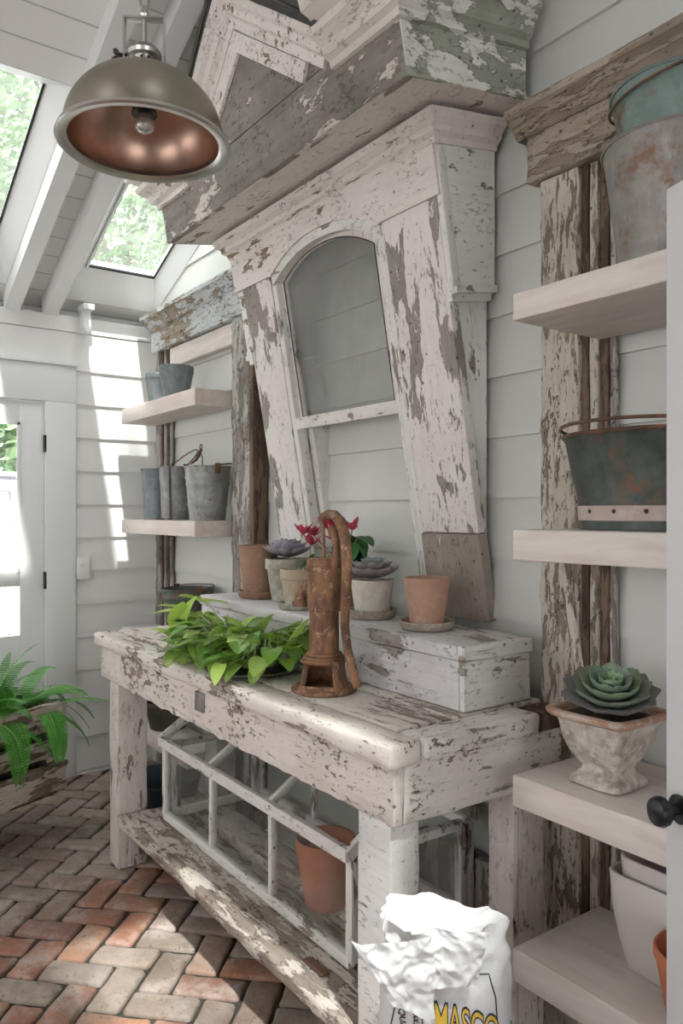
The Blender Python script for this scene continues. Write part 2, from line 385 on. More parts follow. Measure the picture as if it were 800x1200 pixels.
    def build(s, name, mat, parent=None, smooth=True, angle=40):
        off = OFF.get(parent, Vector((0, 0, 0)))
        me = bpy.data.meshes.new(name); me.from_pydata([tuple(v - off) for v in s.v], [], s.f)
        for m in (mat if isinstance(mat, list) else [mat]): me.materials.append(m)
        me.polygons.foreach_set('material_index', s.mi)
        ca = me.color_attributes.new('Col', 'FLOAT_COLOR', 'POINT')
        ca.data.foreach_set('color', [x for c in s.c for x in (c[0], c[1], c[2], 1)])
        bm = bmesh.new(); bm.from_mesh(me); bmesh.ops.recalc_face_normals(bm, faces=bm.faces)
        if smooth:
            for f in bm.faces: f.smooth = True
            a = rad(angle)
            for e in bm.edges:
                if len(e.link_faces) == 2 and e.calc_face_angle(0) > a: e.smooth = False
        bm.to_mesh(me); bm.free()
        o = bpy.data.objects.new(name, me); COL.objects.link(o)
        if parent: o.parent = parent; OFF[o] = off
        else: OFF[o] = Vector((0, 0, 0))
        return o
def struct(name, mb, mat, parent=None, **k):
    o = mb.build(name, mat, parent, **k)
    if not parent: o['kind'] = 'structure'
    return o
def one(name, mb, mat, label, cat, group=None, **k):
    """a thing that is a single mesh: origin moved to its base"""
    lo = [min(v[i] for v in mb.v) for i in range(3)]; hi = [max(v[i] for v in mb.v) for i in range(3)]
    c = Vector(((lo[0] + hi[0]) / 2, (lo[1] + hi[1]) / 2, lo[2]))
    for v in mb.v: v -= c
    o = mb.build(name, mat, None, **k); o.location = c
    return tag(o, label, cat, group)
def wood(name, mat, parent, x0, x1, y0, y1, z0, z1, b=.005, wear=.002, seg=.06, freq=9, chip=1.0):
    m = MB(); m.rbox(x0, x1, y0, y1, z0, z1, b, seg, wear, freq, R.random() * 50, chip=chip)
    return m.build(name, mat, parent, angle=70)

# ================================================================= STRUCTURE
RX = 3.2                                    # the room reaches this far behind the camera
SL = .4
def zr(x): return 2.56 + SL * (x + 4.2)     # underside of the ceiling boards
def zt(x): return zr(x) + .11
# floor: herringbone bricks laid at 45 degrees
m = MB(); m.box(-4.35, RX, -2.2, 1.85, -.06, -.012, mi=1)
BW, BL = .108, .216
c45 = math.cos(PI / 4)
def w2(p, q): return (p * c45 - q * c45, p * c45 + q * c45)
pal = [(.40, .17, .10), (.36, .16, .105), (.30, .15, .11), (.36, .24, .18), (.40, .32, .26), (.42, .35, .30), (.33, .24, .20), (.28, .22, .18), (.44, .22, .13), (.34, .28, .24)]
for i in range(-70, 70):
    for j in range(-70, 70):
        md = (i - j) % 4
        if md not in (0, 3): continue
        L, Wd = (2, 1) if md == 0 else (1, 2)
        cx, cy = w2((i + L / 2) * BW, (j + Wd / 2) * BW)
        if not (-4.3 < cx < 1.3 and -2.5 < cy < 1.8): continue
        near = cx < -.6 and cy > .0
        g = .0045
        st = len(m.v); col = R.choice(pal); k = R.uniform(.8, 1.12)
        if cx < -2.9: col = R.choice(pal[3:8])
        elif cy < .75 and R.random() < .55: col = R.choice(pal[:3] + [pal[8]])
        m.rbox(i * BW + g, (i + L) * BW - g, j * BW + g, (j + Wd) * BW - g, -.05, 0, .013 if near else .01, .034 if near else .3,
               .0035 if near else 0, 14, R.random() * 90, chip=1.2)
        cc = tuple(x * k for x in col)
        for q in range(st, len(m.c)): m.c[q] = cc
        dz = R.uniform(-.003, .002); tx, ty = R.uniform(-.012, .012), R.uniform(-.012, .012)
        pc, qc = (i + L / 2) * BW, (j + Wd / 2) * BW
        for q in range(st, len(m.v)):
            v = m.v[q]; z = v.z + dz + (v.x - pc) * tx + (v.y - qc) * ty
            m.v[q] = Vector((v.x * c45 - v.y * c45, v.x * c45 + v.y * c45, z))
struct('floor', m, [M['brick'], M['mortar']], angle=60)

# lap siding
def siding(m, wall, a0, a1, zlo, zhi, face, thick=.02, zoff=.022):
    k = 0; z = zoff - .18
    while z < zhi:
        b, t = max(z, zlo), min(z + .18, zhi)
        if t > b + .01:
            ob = .0; ot = .012                      # bottom lip proud, top tucked
            if wall == 'y': poly = [(face - .006, b), (face + ot - .006, t), (face + .05, t), (face + .05, b)]; m.prism(poly, 'x', a0, a1)
            else: poly = [(face + .006, b), (face - ot + .006, t), (face - .05, t), (face - .05, b)]; m.prism([(p[0], p[1]) for p in poly], 'y', a0, a1)
        z += .18
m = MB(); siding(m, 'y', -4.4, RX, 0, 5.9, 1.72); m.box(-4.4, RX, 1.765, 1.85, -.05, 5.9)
wr = struct('wall_right', m, M['wall_sage_shaded'], smooth=False)
bm = bmesh.new(); bm.from_mesh(wr.data)        # cut the wall along the roof slope
bmesh.ops.bisect_plane(bm, geom=bm.verts[:] + bm.edges[:] + bm.faces[:], plane_co=(-4.2, 0, zt(-4.2) - .02), plane_no=(-SL, 0, 1), clear_outer=True)
bm.to_mesh(wr.data); bm.free()
m = MB()
siding(m, 'x', 1.262, 1.72, 0, 2.30, -4.2)
m.box(-4.32, -4.245, 1.262, 1.76, 0, 2.47); m.box(-4.32, -4.25, -2.2, .2, 0, 2.47)
siding(m, 'x', -2.2, .16, 0, 2.30, -4.2)
m.box(-4.32, -4.25, .19, 1.27, 2.05, 2.31); m.box(-4.26, -4.2, -2.2, 1.72, 2.20, 2.30); m.box(-4.32, -4.2, -2.2, 1.72, 2.30, 2.385)                       # frieze board
m.box(-4.30, -4.194, -2.2, 1.72, 2.388, 2.47)                     # top plate board
m.box(-4.40, -4.30, -2.2, 1.76, 2.40, 2.62)
struct('wall_left', m, M['wall'], smooth=False)
# door casing
m = MB(); m.rbox(-4.25, -4.185, 1.103, 1.262, 0, 2.004, .004, 1); m.rbox(-4.25, -4.185, .14, .279, 0, 2.004, .004, 1)
m.rbox(-4.25, -4.185, .14, 1.262, 2.004, 2.20, .004, 1); m.rbox(-4.25, -4.17, .13, 1.27, 2.20, 2.22, .003, 1)
struct('trim_1', m, M['trim'])
# door with glass
m = MB(); dx0, dx1 = -4.245, -4.205
m.rbox(dx0, dx1, .98, 1.102, .02, 2.0, .003, 1); m.rbox(dx0, dx1, .28, .40, .02, 2.0, .003, 1)
m.rbox(dx0, dx1, .40, .98, 1.885, 2.0, .003, 1); m.rbox(dx0, dx1, .40, .98, 1.035, 1.11, .003, 1)
m.rbox(dx0, dx1, .40, .98, .02, .78, .003, 1)
m.box(-4.205, -4.198, .965, .98, 1.11, 1.885); m.box(-4.205, -4.198, .40, .98, 1.872, 1.885)
d1 = struct('door_1', m, M['door'])
m = MB(); m.box(-4.228, -4.222, .39, .99, 1.10, 1.89); m.box(-4.228, -4.222, .39, .99, .77, 1.04); struct('glass_pane', m, M['glass'], d1, smooth=False)
for z in (1.78, 1.06, .3):
    m = MB(); m.tube([(-4.190, 1.102, z - .045), (-4.190, 1.102, z + .045)], .0085, 10); struct('hinge', m, M['black'], d1)
    m = MB(); m.box(-4.205, -4.2, 1.09, 1.106, z - .043, z + .043)

# ceiling with skylight wells
SKY = [(-3.96, -3.08, .28, .832, 'window_1'), (-4.055, -3.05, 1.25, 1.66, 'window_2'), (-.25, 1.4, .10, .68, 'window_3')]  # window_3 is out of view, put in to carry sun to the floor
SQ = SKY
SKY += [(-3.7, -2.8, -1.75, -1.15, 'window_4'), (-1.6, -.7, -1.75, -1.15, 'window_5')]
SQ = None
def HOLE(x0, x1, y0, y1):
    if y0 > 1.2: return -4.19, -2.98, 1.175, 1.712
    if y0 > .2 and x0 < -3: return -4.15, -2.98, .245, .90
    return x0 - .04, x1 + .04, y0 - .04, y1 + .04
def slab(m, x0, x1, y0, y1, za, zb, mi=0):
    m.prism([(x0, zr(x0) + za), (x1, zr(x1) + za), (x1, zr(x1) + zb), (x0, zr(x0) + zb)], 'y', y0, y1, mi)
SQ = [HOLE(*q[:4]) for q in SKY]
xs = sorted({-4.4, RX} | {q[0] for q in SQ} | {q[1] for q in SQ}); ys = sorted({-2.2, 1.85} | {q[2] for q in SQ} | {q[3] for q in SQ})
m = MB()
for a, b in zip(xs, xs[1:]):
    for c, d in zip(ys, ys[1:]):
        if any(s[0] <= (a + b) / 2 <= s[1] and s[2] <= (c + d) / 2 <= s[3] for s in SQ): continue
        slab(m, a, b, c, d, 0, .11)
struct('ceiling', m, M['ceil'], smooth=False)
for x0, x1, y0, y1, nm in SKY:
    m = MB(); f = .018                     # painted lining boards and sash round the opening
    hx0, hx1, hy0, hy1 = HOLE(x0, x1, y0, y1)
    def sp(x, y, dz): return Vector((x, y, zr(x) + dz))
    O = [sp(hx0, hy0, -.002), sp(hx1, hy0, -.002), sp(hx1, hy1, -.002), sp(hx0, hy1, -.002)]
    I = [sp(x0 + f, y0 + f, .085), sp(x1 - f, y0 + f, .085), sp(x1 - f, y1 - f, .085), sp(x0 + f, y1 - f, .085)]
    O2 = [v + Vector((0, 0, .14)) for v in O]; I2 = [v + Vector((0, 0, .035)) for v in I]
    for q in range(4):
        e = (q + 1) % 4
        m.add([O[q], O[e], I[e], I[q], O2[q], O2[e], I2[e], I2[q]], [(0, 1, 2, 3), (7, 6, 5, 4), (0, 4, 5, 1), (3, 2, 6, 7)])
    for (a, b, c, d) in ((x0 + f, x1 - f, y0 + f, y0 + f + .012),):
        slab(m, a, b, c, d, .07, .087)
    w = struct(nm, m, M['trim'], smooth=False)
    m = MB(); slab(m, x0 + f, x1 - f, y0 + f, y1 - f, .088, .094); struct('glass_pane', m, M['glass_sky'], w, smooth=False)
    m = MB(); g = .012
    slab(m, x0 + f, x0 + f + g, y0 + f, y1 - f, .078, .087); slab(m, x0 + f, x1 - f, y1 - f - g * .7, y1 - f, .078, .087)
    struct('gasket', m, M['black'], w, smooth=False)
# walls on the camera's side: one with two windows, one with glazed double doors
YF = -2.2
m = MB(); ho = [(-3.3, -1.7), (-.9, .9)]
edges = [-4.4, ho[0][0], ho[0][1], ho[1][0], ho[1][1], RX]
m.box(-4.4, RX, YF - .12, YF, 0, .9); m.box(-4.4, RX, YF - .12, YF, 2.15, 5.6)
for a, b in ((-4.4, -3.3), (-1.7, -.9), (.9, RX)): m.box(a, b, YF - .12, YF, .9, 2.15)
for v in m.v:
    if v.z > zt(v.x) - .02: v.z = zt(v.x) - .02
struct('wall_front', m, M['wall'], smooth=False)
for i, (a, b) in enumerate(ho):
    m = MB(); c = (a + b) / 2
    for q in (a, c - .02, b - .04): m.box(q, q + .04, YF - .09, YF - .04, .9, 2.15)
    for q in (.9, 1.5, 2.11): m.box(a, b, YF - .09, YF - .04, q, q + .04)
    w = struct('window_%d' % (6 + i), m, M['trim'], smooth=False)
    m = MB(); m.box(a, b, YF - .068, YF - .062, .9, 2.15); struct('glass_pane', m, M['glass'], w, smooth=False)
m = MB(); m.box(RX, RX + .12, YF, -1.1, 0, 5.7); m.box(RX, RX + .12, .9, 1.8, 0, 5.7); m.box(RX, RX + .12, -1.1, .9, 2.1, 5.7)
for v in m.v:
    if v.z > zt(v.x) - .02: v.z = zt(v.x) - .02
struct('wall_back', m, M['wall'], smooth=False)
m = MB()
for q in (-1.1, -.15, -.05, .8): m.box(RX + .04, RX + .08, q, q + .1, 0, 2.1)
for q in (0, .9, 2.0): m.box(RX + .04, RX + .08, -1.1, .9, q, q + .1)
w = struct('door_3', m, M['door'], smooth=False)
m = MB(); m.box(RX + .057, RX + .063, -1.1, .9, .05, 2.05); struct('glass_pane', m, M['glass'], w, smooth=False)
n_ = 2
for yc in (1.13, .94, .20, -.65, -1.5):
    m = MB(); slab(m, -4.22, RX, yc - .038, yc + .038, -.10, -.001)
    struct('trim_%d' % n_, m, M['trim'], smooth=False); n_ += 1
m = MB(); m.rbox(-4.2, -4.13, 1.285, 1.325, 2.40, 2.53, .004, 1); m.rbox(-4.2, -4.10, 1.275, 1.335, 2.50, 2.53, .003, 1)
m.rbox(-4.2, -4.12, 1.29, 1.32, 2.38, 2.41, .003, 1)
struct('trim_%d' % n_, m, M['trim']); n_ += 1
# baseboard strip
m = MB(); m.box(-4.4, RX, 1.70, 1.72, 0, .03); struct('baseboard_right', m, M['wall'], smooth=False)

# open door at right, near the camera
ang = math.atan2(-.36, .973)
T2 = Matrix.Translation((-.7326, 1.206, 0)) @ Matrix.Rotation(ang, 4, 'Z')
d2 = bpy.data.objects.new('door_2', None)
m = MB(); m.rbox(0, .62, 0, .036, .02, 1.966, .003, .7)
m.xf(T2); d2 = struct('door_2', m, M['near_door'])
def knob(side):
    m = MB(); y0 = 0 if side < 0 else .036
    m.lathe([(0, 0), (.024, 0), (.024, .004), (.010, .008), (.009, .022), (.014, .026), (.0235, .032), (.025, .040), (.022, .048), (.012, .053), (0, .054)], 28)
    m.xf(T2 @ Matrix.Translation((.035, y0, .93)) @ Matrix.Rotation(PI / 2 if side < 0 else -PI / 2, 4, 'X'))
    return m
struct('door_knob', knob(-1), M['iron'], d2); struct('door_knob', knob(1), M['iron'], d2)

# ================================================================= THINGS
# outlet
o = thing('switch_plate', 'white plastic wall plate with two sockets on the far siding beside the door', 'outlet', (-4.19, 1.30, 1.05))
m = MB(); m.rbox(-4.19, -4.178, 1.265, 1.335, 1.055, 1.18, .003, 1); m.build('plate', M['plastic'], o)
for z in (1.095, 1.14):
    m = MB(); m.lathe([(0, 0), (.012, 0), (.012, .004), (0, .004)], 16); m.xf(Matrix.Translation((-4.178, 1.30, z)) @ Matrix.Rotation(PI / 2, 4, 'Y')); m.build('socket', M['plastic'], o)

# ---------------- salvaged dormer window surround, leaning out from the wall
PH = rad(9.9)
dm = thing('dormer_window_surround', 'large peeling white dormer window surround with gabled pediment leaning out from the siding', 'window frame', (-2.18, 1.70, 1.09), local=True, rot=(PH, 0, 0))
# local: x along wall, -y outward (n), z up. helper flips n
def L(name, mat, x0, x1, n0, n1, z0, z1, b=.004, wear=.0015, parent=dm, **k):
    return wood(name, mat, parent, x0, x1, -n1, -n0, z0, z1, b, wear, **k)
def nw(V): return -.0203 - .1745 * V + .022          # siding surface in local n (slightly in front)
def joinm(m, name, mat, parent=dm, **k): return m.build(name, mat, parent, **k)
# jambs
L('jamb', M['peel_jamb'], .335, .58, -.035, 0, .27, 1.40)
L('jamb', M['peel_jamb'], -.555, -.345, -.035, 0, .02, 1.40)
L('jamb_foot', M['peel_foot'], .33, .583, -.034, .006, .0, .267)
L('casing', M['peel_sashz'], .285, .334, -.05, -.004, .02, 1.262, wear=.0008)
L('casing', M['peel_sashz'], -.344, -.315, -.05, -.004, .02, 1.262, wear=.0008)
L('jamb_liner', M['peel_sashz'], -.335, -.285, -.14, -.055, .02, .66, wear=.001)
L('jamb_liner', M['peel_sashz'], .315, .34, -.13, -.055, .02, 1.2, wear=.001)
# frieze board with arched opening
def arch_z(x, c=-.0, half=.325, base=1.235, rise=.085): return base + rise * (1 - min(1, abs((x - c) / half)) ** 2.2)
m = MB(); nseg = 28; X0_, X1_ = -.60, .60
low = []; xs_ = [X0_, -.56, -.335] + [-.325 + .65 * i / nseg for i in range(nseg + 1)] + [.335, .56, X1_]
for x in xs_: low.append((x, 1.24 if abs(x) > .33 else arch_z(x)))
poly = low + [(X1_, 1.46), (X0_, 1.46)]
# build as strips for clean shading
for (xa, za), (xb, zb) in zip(low, low[1:]):
    m.prism([(xa, za), (xb, zb), (xb, 1.46), (xa, 1.46)], 'y', -.012, .03)
bmat = M['peel_frieze']; joinm(m, 'frieze_board', bmat, smooth=False)
# arch trim (white band following the arch)
m = MB(); pts = [-.325 + .65 * i / nseg for i in range(nseg + 1)]
for xa, xb in zip(pts, pts[1:]):
    m.prism([(xa, arch_z(xa) - .032), (xb, arch_z(xb) - .032), (xb, arch_z(xb) + .004), (xa, arch_z(xa) + .004)], 'y', -.004, .045)
joinm(m, 'arch_trim', M['peel_sash'], smooth=False)
# sash: stiles, arched head, bottom rail, glass
m = MB()
gz = lambda x: arch_z(x, -.03, .30, 1.19, .09)
for xa, xb in [(-.30 + .55 * i / 24, -.30 + .55 * (i + 1) / 24) for i in range(24)]:
    m.prism([(xa, gz(xa)), (xb, gz(xb)), (xb, 1.36), (xa, 1.36)], 'y', .03, .055)
m.box(-.325, -.30, .03, .055, .66, 1.36); m.box(.25, .29, .03, .055, .66, 1.36)
sash = joinm(m, 'sash', M['peel_sashz'], smooth=False)
L('sash_rail', M['peel_sash'], -.335, .29, -.052, -.005, .655, .70, parent=sash, wear=.0008)
m = MB(); m.box(-.31, .27, .044, .048, .69, 1.34); joinm(m, 'glass_pane', M['glass_old'], sash, smooth=False)
m = MB(); rim = [(-.30, .70), (.25, .70), (.25, gz(.25))] + [(.25 - .55 * i / 24, gz(.25 - .55 * i / 24)) for i in range(1, 25)]
m.tube([(x, .030, z) for x, z in rim], .0028, 5, closed=True); joinm(m, 'glazing_bead', M['dark_wood'], sash)
# cornice cap over frieze, with returns: profile n(V)
def moulding(name, prof, pathx, mat, parent=dm, ret=True, xl=-.60, xr=.60, nb=None, seg=14):
    """prof: list of (out, V). runs across the front and returns down both sides to the wall"""
    m = MB(); P_ = []
    fn = 0
    for (o_, V) in prof:
        back = nw(V) if nb is None else nb
        P_.append([(xl - o_, -back, V), (xl - o_, -(pathx + o_), V), (xr + o_, -(pathx + o_), V), (xr + o_, -back, V)])
    n = len(P_)
    for i in range(n):
        a, b = P_[i], P_[(i + 1) % n]
        for j in range(3):
            k = seg if j == 1 else 6
            for t in range(k):
                q = [Vector(a[j]).lerp(Vector(a[j + 1]), t / k), Vector(a[j]).lerp(Vector(a[j + 1]), (t + 1) / k),
                     Vector(b[j]).lerp(Vector(b[j + 1]), (t + 1) / k), Vector(b[j]).lerp(Vector(b[j + 1]), t / k)]
                m.add(q, [(0, 1, 2, 3)])
    for e in (0, 3): m.add([p[e] for p in P_], [tuple(range(n))])
    bmm = m
    for v in bmm.v: v += noise.noise_vector(v * 14) * .0022
    # merge doubles
    key = {}; nv = []; mp = []
    for v in bmm.v:
        kk = (round(v.x, 5), round(v.y, 5), round(v.z, 5))
        if kk not in key: key[kk] = len(nv); nv.append(v)
        mp.append(key[kk])
    bmm.v = nv; bmm.c = [(1, 1, 1)] * len(nv); bmm.f = [tuple(mp[i] for i in f) for f in bmm.f]
    return bmm.build(name, mat, parent, angle=35)
moulding('cap_moulding', [(0, 1.375), (.012, 1.375), (.016, 1.39), (.03, 1.40), (.032, 1.415), (.05, 1.43), (.053, 1.452), (0, 1.452)], .0, M['peel_mould'])
# side returns: upper box and lower wedge at both ends
for sx in (1, -1):
    xa, xb = (.545, .602) if sx > 0 else (-.602, -.56)
    for nm, z0, z1, xo, mat in (('upper_side_panel', 1.0, 1.376, 0, M['peel_side']), ('lower_side_panel', .0, .965, -.032 if sx > 0 else .03, M['peel_side2'])):
        m = MB(); a, b = xa + xo, xb + xo
        K = 10
        for i in range(K):
            za, zb = z0 + (z1 - z0) * i / K, z0 + (z1 - z0) * (i + 1) / K
            if nm[0] == 'l' and nw(zb) > -.036: continue
            fr = -.036 if nm[0] == 'l' else -.005
            m.prism([(-fr, za), (-fr, zb), (-min(nw(zb), fr - .001), zb), (-min(nw(za), fr - .001), za)], 'x', a, b)
        joinm(m, nm, mat, smooth=False)
    m = MB()
    for (o_, za, zb) in ((.012, .965, .985), (.0, .985, 1.0), (-.012, .945, .965)):
        m.prism([(-.0, za), (0, zb), (-nw(zb), zb), (-nw(za), za)], 'x', (xa if sx > 0 else xb), (xb + o_) if sx > 0 else xa - o_)
    joinm(m, 'side_base_moulding', M['peel_side'], smooth=False)
L('corner_strip', M['peel_sashz'], .581, .604, -.03, .002, .97, 1.376, wear=.001)
# dark board against the wall behind the right side
m = MB(); m.prism([(.036, .35), (.036, 1.3), (-nw(1.3), 1.3), (-nw(.35), .35)], 'x', .50, .515); joinm(m, 'backing_board', M['dark_wood'], smooth=False)
# pediment box
PX0, PX1, PN = -.735, .735, .21
NB = -.262
GB = 1.655                         # shoulder height (top of board)
def ptop(x): return GB + max(0, (1 - abs(x) / .46)) * .34
pz = [(-.735, GB), (-.46, GB), (0, GB + .34), (.46, GB), (.735, GB)]
# lower board of the pediment (front)
L('pediment_board', M['peel_ped'], PX0, PX1, PN - .03, PN, 1.468, 1.632, wear=.002)
m = MB(); K = 24
for i in range(K):
    xa, xb = -.70 + 1.4 * i / K, -.70 + 1.4 * (i + 1) / K
    m.prism([(xa, 1.635), (xb, 1.635), (xb, ptop(xb)), (xa, ptop(xa))], 'y', -PN + .003, -PN + .03)
joinm(m, 'gable_board', M['peel_ped'], smooth=False)
# side faces and soffit
for sx in (1, -1):
    m = MB(); a, b = (.705, .738) if sx > 0 else (-.738, -.705)
    V0, V1 = 1.468, 1.60
    m.prism([(-PN + .002, V0), (-PN + .002, V1), (-nw(V1) - .02, V1), (-nw(V0) - .02, V0)], 'x', a, b)
    joinm(m, 'side_board', M['peel_green_bounce'], smooth=False)
m = MB(); m.prism([(-PN + .004, 1.468), (-PN + .004, 1.480), (-NB, 1.480), (-NB, 1.468)], 'x', PX0 + .004, PX1 - .004); joinm(m, 'soffit', M['peel_frieze'], smooth=False)
# crown moulding: shoulders + returns + rakes.  profile (out, up)
CP = [(0, -.065), (.012, -.062), (.014, -.045), (.03, -.035), (.036, -.012), (.05, .0), (.066, .012), (.07, .03), (0, .03)]
def sweep(name, path, prof, mat, parent=dm, jit=.002):
    """path of (pos, outdir, updir): moulding profile swept along it, subdivided"""
    m = MB(); rings = []
    P2 = []
    for a, b in zip(path, path[1:]):
        n_s = max(2, int((Vector(b[0]) - Vector(a[0])).length / .05))
        for t in range(n_s):
            f = t / n_s; P2.append(tuple(Vector(a[q]).lerp(Vector(b[q]), f) for q in range(3)))
    P2.append(tuple(Vector(q) for q in path[-1]))
    n = len(prof); vs_ = []
    for p, o_, u in P2:
        for (a, b) in prof:
            v = p + o_ * a + u * b; vs_.append(v + noise.noise_vector(v * 14) * jit)
    fs = [(i * n + k, i * n + (k + 1) % n, (i + 1) * n + (k + 1) % n, (i + 1) * n + k) for i in range(len(P2) - 1) for k in range(n)]
    fs += [tuple(range(n)), tuple((len(P2) - 1) * n + k for k in range(n))]
    m.add(vs_, fs)
    if isinstance(mat, list):
        n0 = max(2, int((Vector(path[1][0]) - Vector(path[0][0])).length / .05))
        m.mi = [1 if i < n0 * n else 0 for i in range(len(fs))]
    return m.build(name, mat, parent, angle=35)
Z = (0, 0, 1); F_ = (0, -1, 0)
def mit(a, b): return tuple(x + y for x, y in zip(a, b))
for sx in (1, -1):
    side = (sx, 0, 0)
    ze = GB + .01
    Xc = .738 * sx
    sweep('crown_moulding', [((Xc, -nw(ze) - .03, ze), side, Z), ((Xc, -PN, ze), mit(side, F_), Z), ((.46 * sx, -PN, ze), F_, Z)], CP, [M['peel_mould'], M['peel_green_bounce']])
    sweep('crown_return', [((Xc, -nw(ze) - .03, ze + .085), side, Z), ((Xc, -PN, ze + .085), mit(side, F_), Z), ((.47 * sx, -PN, ze + .085), F_, Z)],
          [(0, -.055), (.05, -.052), (.075, -.03), (.095, -.02), (.10, .012), (0, .012)], [M['peel_mould'], M['peel_green_bounce']])
    L('crown_fill', M['dark_wood'], .40 * sx, .735 * sx, NB + .03, PN - .01, GB - .02, GB + .09, wear=0)
    ux = .34 / .46; ln = math.hypot(1, ux); up = (sx * ux / ln, 0, 1 / ln)
    a0 = Vector((.46 * sx, -PN, GB + .01)); a1 = Vector((0, -PN, GB + .35))
    upm = (0, 0, ln)
    sweep('rake_moulding', [(tuple(a0), F_, up), (tuple(a1), F_, upm)], [(0, -.06), (.012, -.057), (.014, -.03), (.03, -.02), (.034, .0), (.05, .012), (.055, .035), (0, .035)], M['peel_clean'])
    sweep('inner_rake_moulding', [(tuple(a0 + Vector((-.11 * sx, 0, 0))), F_, up), (tuple(a1 - Vector((0, 0, .085))), F_, upm)], [(0, -.05), (.01, -.048), (.014, -.02), (.012, .006), (0, .008)], M['peel_clean'])
    # gable roof sheet and black flashing edge
    m = MB(); t = .012
    q0, q1 = (.50 * sx, GB + .02), (0, GB + .40)
    m.prism([q0, q1, (q1[0], q1[1] + t), (q0[0], q0[1] + t)], 'y', -PN - .058, .24)
    joinm(m, 'roof_sheet', M['roofmetal'], smooth=False)
    m = MB(); m.prism([(q0[0], q0[1] + .002), (q1[0], q1[1] + .002), (q1[0], q1[1] + t + .012), (q0[0], q0[1] + t + .012)], 'y', -PN - .066, -PN - .03)
    joinm(m, 'flashing', M['flash'], smooth=False)
m = MB(); m.tube([(-.05, -.02, 2.075), (.15, -.06, 1.965), (.36, -.10, 1.81), (.48, -.12, 1.75)], [.05, .055, .05, .03], 14, sq=.6); joinm(m, 'ridge_roll', M['roofmetal'])

# ---------------- weathered wall frames (left and right)
def wframe(label, x0, x1, jw, zb, zt_, matp, math_, inner):
    t = thing('weathered_window_frame', label, 'window frame', ((x0 + x1) / 2, 1.70, zb))
    yb, yf = 1.708, 1.665
    jm = [(x0, x0 + jw[0]), (x1 - jw[1], x1)]
    for i, (a, b) in enumerate(jm):
        wood('jamb', matp[i], t, a, b, yf, yb, zb, zt_ - .005, .006, .0045, .03, 18, 1.6)
    wood('head_board', math_, t, x0 - .04, x1 + .045, yf - .012, yb, zt_, zt_ + .135, .006, .003, .04, 14)
    # crown
    m = MB(); pr = [(yb, zt_ + .125), (yf - .015, zt_ + .125), (yf - .03, zt_ + .14), (yf - .035, zt_ + .15), (yf - .06, zt_ + .168), (yf - .07, zt_ + .172), (yf - .07, zt_ + .192), (yb, zt_ + .192)]
    K = 30; xa, xb = x0 - .068, x1 + .09; n = len(pr); vs_ = []
    for i in range(K + 1):
        x = xa + (xb - xa) * i / K
        for (y, z) in pr:
            v = Vector((x, y, z)); w = noise.noise_vector(v * 20) * .003; w.y = -abs(w.y) if y < yb else 0; vs_.append(v + w)
    m.add(vs_, [(i * n + k, i * n + (k + 1) % n, (i + 1) * n + (k + 1) % n, (i + 1) * n + k) for i in range(K) for k in range(n)] + [tuple(range(n)), tuple(K * n + k for k in range(n))])
    m.build('crown_moulding', math_, t, angle=35)
    # stepped inner mouldings of each jamb
    for sgn, xi in ((1, x0 + jw[0]), (-1, x1 - jw[1])):
        if sgn not in inner: continue
        for k, (w, dep, mt) in enumerate(((.022, .0, M['dark_wood']), (.026, .006, matp[0]), (.026, .02, M['dark_wood']), (.018, .026, M['peel_greypost']))):
            o0 = sum(q[0] for q in ((.022,), (.026,), (.026,), (.018,))[:k])
            a, b = xi + sgn * o0, xi + sgn * (o0 + w - .002)
            wood('jamb_moulding', mt, t, min(a, b), max(a, b), yf + .012 + dep * .6, yb, zb, zt_ - .005, .003, .002, .08, 16)
    return t
fl = wframe('tall weathered wall frame left of the dormer, holding three floating shelves', -4.07, -2.955, (.055, .165), .03, 2.31, [M['peel_greypost'], M['peel_greypost']], M['peel_postl'], (1,))
wood('deep_jamb_edge', M['dark_wood'], fl, -2.955, -2.92, 1.638, 1.708, .03, 2.30, .003, .001)
wood('jamb_face', M['peel_greypost'], fl, -3.12, -2.956, 1.638, 1.663, .03, 2.295, .006, .004, .03, 16)
m = MB()
wood('inner_head_board', M['shelf'], fl, -3.9, -3.13, 1.675, 1.706, 2.20, 2.30, .004, .001)
fr_ = wframe('tall flaking wall frame behind the right-hand shelves, beside the bench', -1.38, -.20, (.125, .12), .03, 2.325, [M['peel_post'], M['peel_post']], M['peel_postx'], (1,))
# loose lath leaning on right frame
m = MB(); a, b = Vector((-1.295, 1.645, 1.30)), Vector((-1.165, 1.60, .84))
m.tube([a + (b - a) * t for t in (0, .2, .4, .6, .8, 1)], [.004, .010, .013, .014, .012, .006], 6, sq=.5)
one('split_lath', m, M['peel_post'], 'long grey wooden splinter leaning against the right wall frame', 'wood strip')

# ---------------- floating shelves
def shelf(label, x0, x1, yf, z, th=.07, grp=None, endmat=None):
    m = MB(); m.rbox(x0, x1, yf, 1.664 if x0 < -3 else 1.6765, z - th, z, .004, .08, .0012, 7, R.random() * 9)
    return one('floating_shelf', m, M['shelf'], label, 'shelf', grp, angle=70)
shelf('top floating shelf at right, under the two big pails', -1.20, -.36, 1.35, 1.92, .062, 'right-hand floating shelves')
shelf('right-hand floating shelf carrying the dark oval tub', -1.20, -.36, 1.35, 1.38, .07, 'right-hand floating shelves')
shelf('right-hand floating shelf carrying the crusted urn, at bench height', -1.20, -.36, 1.35, .817, .072, 'right-hand floating shelves')
shelf('lowest floating shelf at right, carrying nested white pots', -1.20, -.36, 1.35, .42, .075, 'right-hand floating shelves')
shelf('top floating shelf at left, carrying two small grey pots', -4.07, -3.15, 1.47, 1.975, .078, 'left-hand floating shelves')
